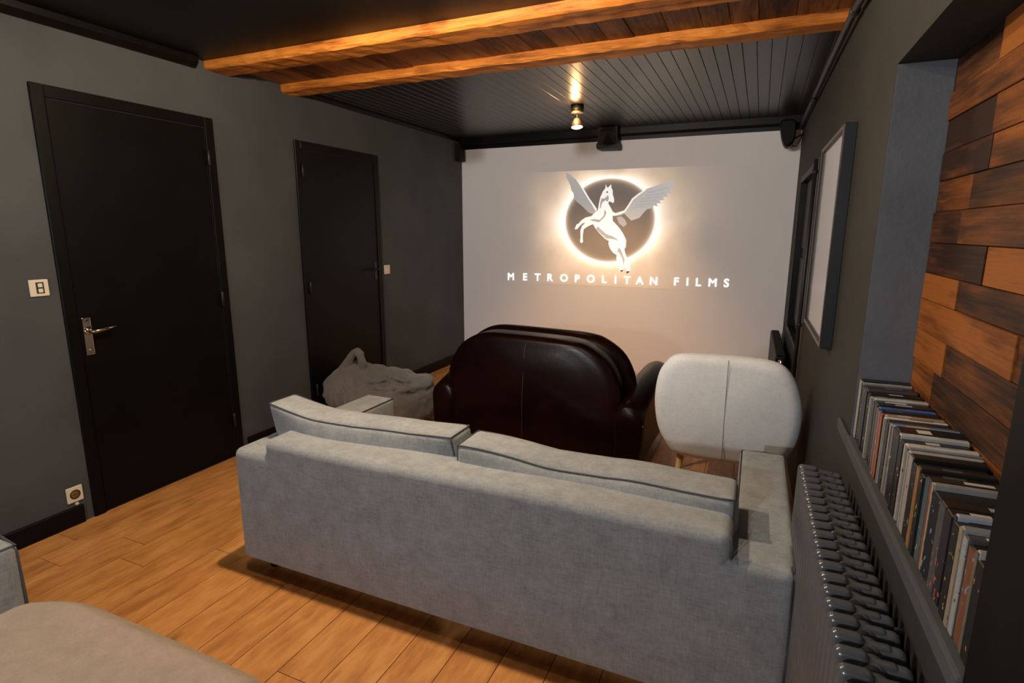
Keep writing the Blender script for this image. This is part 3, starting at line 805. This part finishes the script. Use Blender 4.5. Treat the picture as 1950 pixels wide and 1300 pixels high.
# ------------------------------------------------------------------ leather two-seater
def leather_sofa():
    s = root('leather_sofa', (-1.27, 3.55, 0), 'dark brown leather two-seat club sofa with rounded back', 'sofa')
    bo = [(-1.86, 0.10), (-1.87, 0.35), (-1.858, 0.50), (-1.835, 0.59), (-1.775, 0.70), (-1.675, 0.772), (-1.57, 0.803), (-1.43, 0.806), (-1.29, 0.804), (-1.15, 0.80), (-1.00, 0.792), (-0.90, 0.768), (-0.78, 0.69), (-0.712, 0.585), (-0.685, 0.48), (-0.675, 0.34), (-0.685, 0.10)]
    ol = smooth_loop(bo, 4)
    def lean(v):
        return Vector((v.x, v.y + 0.05*(v.z/0.8), v.z))
    b = to_obj('backrest', pad(ol, 3.09, 3.30, 0.05, 0.030, 0.02, fn=lean), M['leather'], s, True)
    piping([lean(Vector((-1.285, 3.058 + 0.03*((z-0.44)/0.36)**2 + (0.045*max(0, (z-0.72)/0.085)**2), z))) for z in [0.12+0.68*i/24 for i in range(25)]], b, 0.0028, m='leather_seam', name='seam')
    # thick front roll standing proud of the rear shell
    fo = [(c[0]*1.0 + (0.045 if c[0] > -1.2 else -0.02), c[1]+(0.012 if c[1] > 0.45 else 0.0)) for c in bo]
    to_obj('back_roll', pad(smooth_loop(fo, 4), 3.30, 3.46, 0.075, 0.0, 0.03, fn=lean), M['leather'], s, True)
    for (c0, sg) in ((-1.868, -1), (-0.628, 1)):
        w = 0.088
        ao = []
        for i in range(13):
            a = math.pi*i/12
            ao.append((c0 + w*math.cos(a), 0.365 + 0.09*math.sin(a)))
        ao = ao + [(c0-w+0.005, 0.2), (c0-w+0.012, 0.09), (c0+w-0.012, 0.09), (c0+w-0.005, 0.2)]
        def armf(v, c0=c0, sg=sg):
            t = (v.y-3.12)/0.85
            z = v.z + (0.10*math.sin(max(0, min(1, t))*math.pi*0.62) if v.z > 0.25 else 0)
            return Vector((v.x + sg*0.03*t, v.y, z))
        bm = bmesh.new()
        secs = [3.10+0.86*i/10 for i in range(11)]
        n = len(ao); rings = []
        cx, cz = c0, 0.27
        for i, yy in enumerate([3.09, 3.095, 3.11] + secs[1:-1] + [3.94, 3.955, 3.96]):
            sc_ = {0: 0.55, 1: 0.85, 2: 0.97}.get(i, 1.0)
            if yy == 3.94: sc_ = 0.97
            if yy == 3.955: sc_ = 0.85
            if yy == 3.96: sc_ = 0.55
            rings.append([bm.verts.new(armf(Vector((cx+(q[0]-cx)*sc_, yy, cz+(q[1]-cz)*sc_)))) for q in ao])
        for A, C in zip(rings, rings[1:]):
            for q in range(n):
                bm.faces.new((A[q], A[(q+1) % n], C[(q+1) % n], C[q]))
        bm.faces.new(rings[0]); bm.faces.new(rings[-1])
        a = to_obj('arm', bm, M['leather'], s, True)
        to_obj('stud', lathe([(0.008, 0), (0.006, 0.003)], (c0+sg*0.085, 3.13, 0.33), 'X' , 8), M['chrome'], a, True)
    to_obj('seat_base', softbox(-1.79, -0.71, 3.30, 3.92, 0.08, 0.26, 0.02, 6), M['leather'], s, True)
    for a0, a1 in ((-1.785, -1.253), (-1.247, -0.715)):
        to_obj('seat_cushion', softbox(a0, a1, 3.42, 3.96, 0.255, 0.41, 0.05, 8, puff=(0, 0.01, 0.025)), M['leather'], s, True)
    for fx in (-1.80, -0.70):
        for fy in (3.17, 3.86):
            to_obj('foot', lathe([(0.022, 0), (0.03, 0.05), (0.03, 0.095)], (fx, fy, 0), seg=14), M['black_matte'], s, True)
leather_sofa()

# ------------------------------------------------------------------ pale armchair seen from behind
def armchair():
    s = root('armchair', (-0.09, 3.05, 0), 'pale grey armchair with a broad rounded back and wooden legs', 'armchair')
    co = [(-0.324, 0.856), (-0.382, 0.812), (-0.418, 0.735), (-0.432, 0.60), (-0.414, 0.46), (-0.368, 0.365), (-0.328, 0.316), (-0.26, 0.302), (-0.17, 0.299), (-0.078, 0.300), (0.06, 0.305), (0.135, 0.315), (0.197, 0.366), (0.237, 0.479), (0.243, 0.617), (0.214, 0.74), (0.166, 0.822), (0.10, 0.858), (-0.02, 0.868), (-0.18, 0.868)]
    def lean(v):
        return Vector((v.x, v.y + 0.10*(0.85-v.z)/0.55*1.0 - 0.03, v.z))
    b = to_obj('backrest', pad(smooth_loop(co, 4), 2.75, 2.87, 0.045, 0.022, 0.02, fn=lean), M['chair'], s, True)
    pts = []
    for i in range(25):
        z = 0.315 + 0.54*i/24
        q = abs(z-0.585)/0.285
        bulgey = 2.75 - 0.022*(1-min(1, q)**2) - 0.0005 + (0.045*max(0, (q-0.86)/0.14)**2.4 if q > 0.86 else 0)
        pts.append(lean(Vector((-0.092, bulgey, z))))
    piping(pts, b, 0.0017, m='chair_seam', name='seam')
    to_obj('seat', softbox(-0.38, 0.19, 2.93, 3.45, 0.30, 0.43, 0.05, 8, puff=(0, 0.01, 0.02)), M['chair'], s, True)
    for sx in (-0.345, 0.155):
        q = -1 if sx < 0 else 1
        to_obj('armrest', softbox(sx-0.03, sx+0.03, 2.90, 3.30, 0.40, 0.58, 0.03, 6), M['chair'], s, True)
    for (fx, fy) in ((-0.295, 2.90), (0.11, 2.90), (-0.32, 3.38), (0.13, 3.38)):
        dx = -0.03 if fx < -0.1 else 0.03; dy = -0.04 if fy < 3 else 0.03
        to_obj('leg', tube([(fx+dx, fy+dy, 0), (fx, fy, 0.315)], [0.011, 0.019], seg=12), M['leg_wood'], s, True)
armchair()

# ------------------------------------------------------------------ bean bag
def bean_bag():
    s = root('bean_bag', (-2.55, 3.33, 0), 'slumped taupe bean bag with a twisted handle by the farther door', 'bean bag')
    bm = bmesh.new()
    def blob(c, r, rx=0.0):
        m = Matrix.Translation(c) @ Matrix.Rotation(rx, 4, 'Y') @ Matrix.Diagonal((*r, 1))
        bmesh.ops.create_icosphere(bm, subdivisions=4, radius=1.0, matrix=m)
    softbox(-2.70, -2.15, 3.04, 3.62, 0.006, 0.31, 0.09, 6, puff=(0.03, 0.03, 0.02), bm=bm)
    blob((-2.46, 3.42, 0.30), (0.24, 0.20, 0.105), 0.12)
    blob((-2.27, 3.44, 0.31), (0.13, 0.17, 0.065))
    blob((-2.80, 3.34, 0.24), (0.215, 0.27, 0.21))
    blob((-2.64, 3.36, 0.33), (0.14, 0.20, 0.10), 0.25)
    # twisted handle: a loop standing on the left lobe
    tube([(-2.86, 3.27, 0.34), (-2.82, 3.25, 0.42), (-2.775, 3.25, 0.49), (-2.73, 3.25, 0.545), (-2.69, 3.25, 0.56), (-2.655, 3.25, 0.535), (-2.645, 3.25, 0.485), (-2.66, 3.26, 0.43), (-2.69, 3.28, 0.37)], [0.07, 0.045, 0.028, 0.026, 0.030, 0.034, 0.034, 0.032, 0.05], bm, 12)
    # gathers fanning out below the handle
    kx, kz = -2.80, 0.42
    for i, a in enumerate((-2.55, -2.2, -1.9, -1.62, -1.35, -1.05, -0.75)):
        pts = []; rr = []
        for q in range(9):
            t = q/8
            x = kx + math.cos(a)*0.30*t*0.85; z = kz + math.sin(a)*0.30*t
            # on the lobe's front surface
            u = ((x+2.80)/0.215)**2 + ((z-0.24)/0.21)**2
            y = 3.34 - 0.27*math.sqrt(max(0.05, 1-u)) if u < 0.95 else 3.28
            if z < 0.03: break
            pts.append((x, y if q > 1 else 3.24, z)); rr.append(0.010 + 0.010*math.sin(math.pi*t) )
        if len(pts) > 3: tube(pts, rr, bm, 8)
    # crumples on top of the seat
    for (a, b, r_) in (((-2.62, 3.20, 0.335), (-2.40, 3.24, 0.375), 0.020), ((-2.50, 3.12, 0.325), (-2.25, 3.15, 0.345), 0.016), ((-2.36, 3.17, 0.335), (-2.19, 3.22, 0.345), 0.022), ((-2.42, 3.28, 0.38), (-2.20, 3.30, 0.365), 0.018), ((-2.24, 3.10, 0.315), (-2.15, 3.30, 0.335), 0.018)):
        A = Vector(a); Bv = Vector(b)
        tube([A, A.lerp(Bv, 0.3)+Vector((0, 0, 0.008)), A.lerp(Bv, 0.65)-Vector((0, 0.006, 0.004)), Bv], [r_*0.5, r_, r_, r_*0.4], bm, 8)
    for v in bm.verts:
        if v.co.z < 0.012: v.co.z = 0.006
        v.co.x = -2.70 + (v.co.x+2.70)*0.92
        if v.co.x < XL+0.02: v.co.x = XL+0.02
    o = to_obj('bag', bm, M['bean'], s, True)
    rm = o.modifiers.new('remesh', 'REMESH'); rm.mode = 'VOXEL'; rm.voxel_size = 0.0085; rm.use_smooth_shade = True
    sm = o.modifiers.new('smooth', 'SMOOTH'); sm.factor = 0.5; sm.iterations = 3
    tx = bpy.data.textures.new('folds', 'CLOUDS'); tx.noise_scale = 0.10; tx.noise_depth = 2
    dm = o.modifiers.new('folds', 'DISPLACE'); dm.texture = tx; dm.strength = 0.022; dm.mid_level = 0.5
    tx2 = bpy.data.textures.new('creases', 'MARBLE'); tx2.noise_scale = 0.11; tx2.turbulence = 9
    dm2 = o.modifiers.new('creases', 'DISPLACE'); dm2.texture = tx2; dm2.strength = 0.008; dm2.mid_level = 0.5
    sm2 = o.modifiers.new('smooth2', 'SMOOTH'); sm2.factor = 0.5; sm2.iterations = 2
    to_obj('eyelet', lathe([(0.009, 0), (0.006, -0.004)], (-2.672, 3.245, 0.485), 'Y', 10), M['chrome'], s, True)
    to_obj('eyelet', lathe([(0.008, 0), (0.006, -0.004)], (-2.40, 3.22, 0.405), 'Y', 10), M['chrome'], s, True)
bean_bag()
# ------------------------------------------------------------------ column radiator under the niche
def radiator():
    s = root('column_radiator', RW_O, 'gunmetal cast-iron column radiator below the disc niche', 'radiator', rz=RW_A)
    x0, x1 = -0.138, -0.022; ztop = 0.772; pitch = 0.0444; ynear = 0.55
    bm = softbox(x0, (x0+x1)/2-0.004, -0.0142, 0.0142, 0.10, ztop, 0.0135, 3)
    softbox((x0+x1)/2+0.004, x1, -0.0142, 0.0142, 0.10, ztop-0.012, 0.0135, 3, bm=bm)
    box(bm, x0+0.02, x1-0.02, -0.011, 0.011, ztop-0.085, ztop-0.010, 0.008, 2)
    lathe([(0.024, -0.0165), (0.026, -0.012), (0.026, 0.012), (0.024, 0.0165)], ((x0+x1)/2, 0, ztop-0.036), 'Y', 18, bm)
    box(bm, x0+0.02, x1-0.02, -0.012, 0.012, 0.12, 0.19, 0.008, 2)
    bmesh.ops.recalc_face_normals(bm, faces=bm.faces[:])
    me = bpy.data.meshes.new('section'); bm.to_mesh(me); bm.free()
    for p in me.polygons: p.use_smooth = True
    me.materials.append(M['iron'])
    y = 1.765; i = 0; ys = []
    while y > ynear:
        o = bpy.data.objects.new('section', me); link(o); o.parent = s; o.location = (0, L(y), 0); ys.append(y)
        y -= pitch
    for zz in (ztop-0.045, 0.155):
        to_obj('hub', lathe([(0.021, 0), (0.021, ys[0]-ys[-1])], ((x0+x1)/2, L(ys[-1]), zz), 'Y', 16), M['iron'], s, True, local=True)
    for yy in (ys[0], ys[-1]):
        for xx in (x0+0.026, x1-0.026):
            to_obj('foot', lathe([(0.020, 0), (0.014, 0.03), (0.014, 0.12)], (xx, L(yy), 0), seg=12), M['iron'], s, True, local=True)
    for yy in (1.55, 1.10, 0.72):
        to_obj('wall_bracket', tube([(x1-0.01, L(yy)+0.022, ztop-0.05), (0.0, L(yy)+0.022, ztop-0.05)], 0.006), M['iron'], s, True, local=True)
radiator()

def panel_radiator():
    s = root('panel_radiator', RW_O, 'small black panel radiator under the shuttered window', 'radiator', rz=RW_A)
    to_obj('panel', B(-0.105, -0.035, L(4.20), L(5.34), 0.12, 0.595, 0.012, 2), M['black_plastic'], s, local=True)
    to_obj('top_grille', B(-0.098, -0.042, L(4.22), L(5.32), 0.594, 0.600, 0.002, 1), M['black_matte'], s, local=True)
    for yy in (4.4, 5.15):
        to_obj('wall_bracket', B(-0.036, -0.012, L(yy)-0.015, L(yy)+0.015, 0.2, 0.5), M['black_matte'], s, local=True)
    v = to_obj('valve', lathe([(0.014, 0), (0.018, 0.012), (0.018, 0.05), (0.012, 0.055)], (-0.07, L(4.14), 0.53), seg=14), M['chrome'], s, True, local=True)
    to_obj('valve_pipe', tube([(-0.07, L(4.20), 0.545), (-0.07, L(4.14), 0.545)], 0.009), M['chrome'], s, True, local=True)
panel_radiator()

# pipes on the right wall
def pipes():
    s = root('heating_pipe', RW_O, 'dark painted pipe running along the top of the right wall', 'pipe', rz=RW_A)
    to_obj('pipe_run', tube([(-0.03, L(0.6), 2.225), (-0.03, L(2.3), 2.235), (-0.03, L(2.55), 2.262), (-0.03, L(2.72), 2.268), (-0.03, L(3.4), 2.275), (-0.028, L(5.40), 2.285)], 0.014, seg=12), M['pipe'], s, True, local=True)
    for yy in (1.4, 2.62, 4.2):
        to_obj('pipe_clip', lathe([(0.019, -0.012), (0.019, 0.012)], (-0.03, L(yy), 2.262 if yy > 2 else 2.23), 'Y', 14), M['pipe'], s, True, local=True)
    s = root('heating_pipe', RW_O, 'thin dark vertical pipe beside the shuttered window', 'pipe', rz=RW_A)
    to_obj('pipe_drop', tube([(-0.02, L(3.70), 0.40), (-0.02, L(3.70), 1.85)], 0.011, seg=10), M['pipe'], s, True, local=True)
    for zz in (0.9, 1.78):
        to_obj('pipe_clip', lathe([(0.016, -0.01), (0.016, 0.01)], (-0.02, L(3.70), zz), 'Z', 12), M['pipe'], s, True, local=True)
pipes()

# framed picture on the right wall
def picture():
    s = root('picture_frame', RW_O, 'tall glazed picture in a deep dark frame on the right wall', 'picture', rz=RW_A)
    y0, y1, z0, z1, d = 2.43, 3.16, 1.0, 1.835, 0.042
    fw = 0.022
    bm = bmesh.new()
    box(bm, -d, 0, L(y0), L(y0)+fw, z0, z1, 0.002, 1); box(bm, -d, 0, L(y1)-fw, L(y1), z0, z1, 0.002, 1)
    box(bm, -d, 0, L(y0)+fw, L(y1)-fw, z0, z0+fw, 0.002, 1); box(bm, -d, 0, L(y0)+fw, L(y1)-fw, z1-fw, z1, 0.002, 1)
    f = to_obj('frame', bm, M['frame'], s, local=True)
    bm = bmesh.new()
    box(bm, -d-0.002, -d, L(y0)+0.004, L(y0)+fw-0.004, z0+0.004, z1-0.004); box(bm, -d-0.002, -d, L(y1)-fw+0.004, L(y1)-0.004, z0+0.004, z1-0.004)
    box(bm, -d-0.002, -d, L(y0)+fw, L(y1)-fw, z0+0.004, z0+fw-0.004); box(bm, -d-0.002, -d, L(y0)+fw, L(y1)-fw, z1-fw+0.004, z1-0.004)
    to_obj('frame_lip', bm, M['frame_face'], f, local=True)
    gl = plain('print behind polished glass', (0.50, 0.47, 0.45), 0.06, var=0.05, spec=0.9, coat=1.0)
    to_obj('glazed_print', B(-d+0.008, -0.005, L(y0)+fw-0.002, L(y1)-fw+0.002, z0+fw-0.002, z1-fw+0.002), gl, s, local=True)
picture()

# ------------------------------------------------------------------ disc cases on the ledge
CASES = [  # thickness, height, spine colour, top colour, word
 (.022,.176,(.55,.50,.43),(.010,.010,.011),'black-topped cream-spined'), (.012,.174,(.02,.016,.015),(.30,.29,.28),'slim dark'), (.026,.168,(.025,.022,.022),(.013,.013,.014),'thick charcoal'),
 (.014,.172,(.012,.012,.013),(.012,.012,.012),'black'), (.016,.174,(.016,.016,.018),(.04,.04,.042),'black'), (.014,.170,(.010,.010,.010),(.010,.010,.011),'black'), (.016,.168,(.05,.045,.04),(.014,.014,.014),'dark grey'),
 (.020,.171,(.42,.40,.36),(.26,.25,.235),'grey'), (.015,.172,(.55,.54,.52),(.50,.49,.47),'white'), (.014,.168,(.06,.035,.02),(.02,.018,.017),'dark brown'), (.018,.170,(.03,.03,.032),(.016,.016,.017),'black'), (.012,.166,(.35,.22,.12),(.05,.045,.04),'tan-spined'),
 (.020,.172,(.05,.07,.12),(.05,.12,.33),'royal blue'), (.013,.169,(.40,.18,.14),(.014,.014,.014),'red-spined'), (.012,.168,(.50,.13,.035),(.015,.015,.015),'orange-spined'), (.020,.170,(.42,.30,.19),(.36,.24,.14),'tan'), (.014,.168,(.40,.37,.33),(.60,.58,.55),'white-topped'),
 (.022,.166,(.035,.03,.03),(.016,.015,.015),'black'), (.016,.168,(.36,.35,.31),(.15,.14,.135),'grey'), (.013,.169,(.38,.34,.30),(.24,.22,.21),'pale grey'), (.022,.172,(.33,.25,.24),(.12,.30,.62),'sky blue'), (.036,.174,(.008,.008,.010),(.006,.007,.009),'boxed black'), (.020,.176,(.010,.010,.012),(.48,.47,.45),'white-topped black'),
 (.020,.168,(.012,.010,.010),(.010,.010,.010),'black'), (.020,.170,(.55,.48,.40),(.62,.56,.50),'cream'), (.012,.166,(.10,.085,.08),(.20,.20,.20),'grey-brown'), (.013,.164,(.45,.52,.56),(.42,.43,.44),'pale blue'), (.016,.168,(.44,.43,.40),(.40,.39,.37),'light grey'), (.018,.166,(.50,.42,.38),(.010,.010,.010),'pinkish cream-spined'),
 (.022,.158,(.016,.014,.014),(.018,.018,.018),'low black'), (.014,.166,(.42,.19,.05),(.015,.015,.015),'amber-spined'), (.016,.160,(.015,.015,.017),(.010,.010,.010),'black'), (.016,.164,(.10,.16,.19),(.02,.02,.022),'teal-spined'), (.016,.164,(.30,.09,.035),(.32,.31,.30),'rust-spined'), (.012,.168,(.52,.42,.30),(.28,.27,.26),'cream-spined'),
 (.028,.158,(.012,.012,.02),(.008,.008,.009),'black'), (.020,.160,(.10,.10,.11),(.012,.012,.013),'grey-spined'), (.022,.160,(.03,.022,.035),(.010,.010,.012),'dark violet'), (.016,.168,(.06,.06,.07),(.35,.38,.42),'silver-topped'), (.018,.160,(.015,.014,.014),(.010,.010,.010),'black'),
 (.020,.168,(.42,.33,.23),(.26,.26,.26),'beige-spined'), (.012,.162,(.46,.46,.46),(.06,.06,.06),'pale grey'), (.018,.156,(.26,.09,.04),(.015,.013,.012),'russet-spined'), (.014,.164,(.20,.17,.12),(.36,.34,.31),'white-topped olive'), (.024,.154,(.012,.011,.010),(.008,.008,.008),'black')]
ORD = ['first','second','third','fourth','fifth','sixth','seventh','eighth','ninth','tenth','eleventh','twelfth','thirteenth','fourteenth','fifteenth','sixteenth','seventeenth','eighteenth','nineteenth','twentieth','twenty-first','twenty-second','twenty-third']
def spine_mat(i, col):
    m, nt, p = node_mat('printed spine')
    rg = random.Random(100+i)
    mp = mapping(nt, (60, 110, 70)); mp.inputs['Location'].default_value = (rg.random()*20, rg.random()*20, rg.random()*20)
    n = noise(nt, mp, 1.0, 2, 0.5)
    lum = sum(col)/3
    acc = [(0.55, 0.52, 0.5), (0.5, 0.12, 0.06), (0.55, 0.33, 0.08), (0.15, 0.3, 0.5), (0.6, 0.6, 0.58)][rg.randrange(5)] if lum < 0.2 else [(0.05, 0.04, 0.04), (0.25, 0.06, 0.05), (0.08, 0.1, 0.14)][rg.randrange(3)]
    r = ramp(nt, n.outputs[0], [(0.0, tuple(c*0.75 for c in col)), (0.50, col), (0.62, tuple(c*1.1 for c in col)), (0.70, acc)])
    r.color_ramp.elements[2].position = 0.66
    nt.links.new(r.outputs[0], p.inputs['Base Color'])
    p.inputs['Roughness'].default_value = 0.35
    return m
def cases():
    global CASES
    CASES = [((t*0.62 if sum(tp)/3 > 0.12 else t*1.25), h, tuple(c*0.62 for c in s_), tuple(c*0.8 for c in tp), w) for (t, h, s_, tp, w) in CASES]
    total = sum(c[0] for c in CASES); gap = 0.0012
    y = NY1 - 0.012
    sc_ = (NY1-0.012-NY0-0.012 - gap*len(CASES))/total
    n = len(CASES)
    for i, (t, h, sp_, top, word) in enumerate(CASES):
        t = t*sc_
        yc = y - t/2; y -= t + gap
        rg = random.Random(i*7+3)
        dep = 0.122 + rg.uniform(-0.006, 0.002)
        front = 0.004 + rg.uniform(-0.002, 0.004)
        place = (ORD[i] + ' from the far end') if i < 23 else (ORD[n-1-i] + ' from the near end')
        loc = RWM @ Vector((front, L(yc), 0.8535))
        ci = plain('case plastic', top, 0.32, var=0.15, nscale=20)
        o = to_obj('disc_case', B(0.0015, dep, -t/2, t/2, 0, h, min(0.002, t*0.2), 1), ci)
        o.location = loc; o.rotation_euler = (0, 0, RW_A - 0.012 + rg.uniform(-0.012, 0.012))
        tag(o, f'{word} disc case on the niche ledge, {place} of the row', 'disc case', 'disc cases on the niche ledge')
        to_obj('spine_label', B(0.0, 0.0016, -t/2+0.0008, t/2-0.0008, 0.002, h-0.002), spine_mat(i, sp_), o, local=True)
        if rg.random() < 0.6:
            a = 0.012+rg.random()*0.05; b = a + rg.uniform(0.02, 0.05)
            st = plain('case top print', rg.choice([(.5, .5, .48), (.28, .28, .3), (.06, .06, .06), (.45, .42, .36)]), 0.4)
            to_obj('top_label', B(a, b, -t*0.22, t*0.22, h-0.0005, h+0.0004), st, o, local=True)
cases()

# ------------------------------------------------------------------ loudspeakers
def speaker_centre():
    s = root('loudspeaker', (-1.39, YB-0.09, 2.20), 'black centre loudspeaker hung under the cornice above the picture', 'loudspeaker', 'small black loudspeakers')
    o2 = [(-1.475, ZC-0.005), (-1.478, 2.27), (-1.495, 2.245), (-1.492, 2.215), (-1.485, 2.202), (-1.29, 2.198), (-1.283, 2.212), (-1.282, 2.242), (-1.296, 2.268), (-1.298, ZC-0.005)]
    to_obj('cabinet', prism(o2, YB-0.16, YB-0.055), M['black_plastic'], s)
    to_obj('grille', prism([(-1.468, 2.38), (-1.47, 2.24), (-1.30, 2.237), (-1.305, 2.38)], YB-0.168, YB-0.1605), M['black_matte'], s)
    to_obj('bracket', B(-1.41, -1.37, YB-0.055, YB-0.002, 2.25, 2.28), M['steel_dark'], s)
speaker_centre()
def speaker_corner():
    s = root('loudspeaker', (0.13, 5.32, 2.10), 'black wedge loudspeaker hanging in the right corner below the pipe', 'loudspeaker', 'small black loudspeakers')
    ol = smooth_loop([(0.075, 2.33), (0.078, 2.24), (0.10, 2.16), (0.132, 2.122), (0.172, 2.15), (0.187, 2.20), (0.187, 2.27), (0.175, 2.33)], 4)
    to_obj('cabinet', pad(ol, 5.24, 5.40, 0.02), M['black_plastic'], s, True)
    to_obj('grille', pad([(c[0]*0.85+0.02, c[1]*0.85+0.335) for c in ol], 5.232, 5.242, 0.003), M['black_matte'], s, True)
    to_obj('bracket', tube([(0.175, 5.33, 2.19), (0.215, 5.34, 2.215), (0.250, 5.34, 2.225)], 0.008), M['steel_dark'], s, True)
    to_obj('cable', tube([(0.17, 5.34, 2.14), (0.205, 5.35, 2.135), (0.228, 5.36, 2.18), (0.236, 5.36, 2.21), (0.242, 5.36, 2.24)], 0.004, seg=6), M['black_matte'], s, True)
speaker_corner()
def speaker_left():
    s = root('loudspeaker', (-2.985, 5.40, 2.15), 'small black loudspeaker in the far left corner by the screen wall', 'loudspeaker', 'small black loudspeakers')
    to_obj('cabinet', B(-3.02, -2.955, 5.36, 5.47, 2.165, 2.34, 0.006, 1), M['black_plastic'], s)
    to_obj('grille', B(-3.012, -2.963, 5.354, 5.361, 2.175, 2.33, 0.002, 1), M['black_matte'], s)
speaker_left()

# ------------------------------------------------------------------ switches and socket
def plate(name, y0, y1, z0, z1, label, cat):
    s = root(name, (XL, (y0+y1)/2, z0), label, cat)
    to_obj('cover_plate', B(XL, XL+0.010, y0, y1, z0, z1, 0.004, 2), M['ivory'], s)
    return s
s = plate('light_switch', 1.425, 1.502, 1.145, 1.222, 'ivory double light switch left of the wide door', 'switch')
to_obj('switch_well', B(XL+0.0095, XL+0.0115, 1.450, 1.482, 1.158, 1.210, 0.001, 1), M['ivory_dark'], s)
for z in (1.1625, 1.1865):
    to_obj('rocker', B(XL+0.011, XL+0.0145, 1.457, 1.475, z, z+0.018, 0.002, 2), M['ivory'], s)
s = plate('light_switch', 4.065, 4.145, 1.065, 1.145, 'small ivory light switch beyond the farther door', 'switch')
to_obj('rocker', B(XL+0.010, XL+0.014, 4.085, 4.125, 1.08, 1.13, 0.002, 2), M['ivory'], s)
s = plate('wall_socket', 1.436, 1.508, 0.118, 0.198, 'ivory wall socket above the skirting by the wide door', 'socket')
to_obj('socket_well', lathe([(0.024, 0), (0.024, 0.0015)], (XL+0.0095, 1.472, 0.158), 'X', 24), M['ivory_dark'], s)
to_obj('socket_insert', lathe([(0.018, 0), (0.018, 0.002), (0.016, 0.003)], (XL+0.0105, 1.472, 0.158), 'X', 24), M['bronze'], s, True)
for dy in (-0.008, 0.008):
    to_obj('pin_hole', lathe([(0.003, 0), (0.003, 0.001)], (XL+0.0133, 1.472+dy, 0.158), 'X', 10), M['ivory_dark'], s)
to_obj('earth_pin', lathe([(0.003, 0), (0.002, 0.012)], (XL+0.0130, 1.472, 0.168), 'X', 10), M['chrome'], s)
o = to_obj('wall_plug', lathe([(0.009, 0), (0.008, 0.004), (0.003, 0.005)], (XL, 1.478, 0.105), 'X', 12), M['ivory'])
tag(o, 'tiny ivory screw plug in the wall just under the socket', 'wall plug')
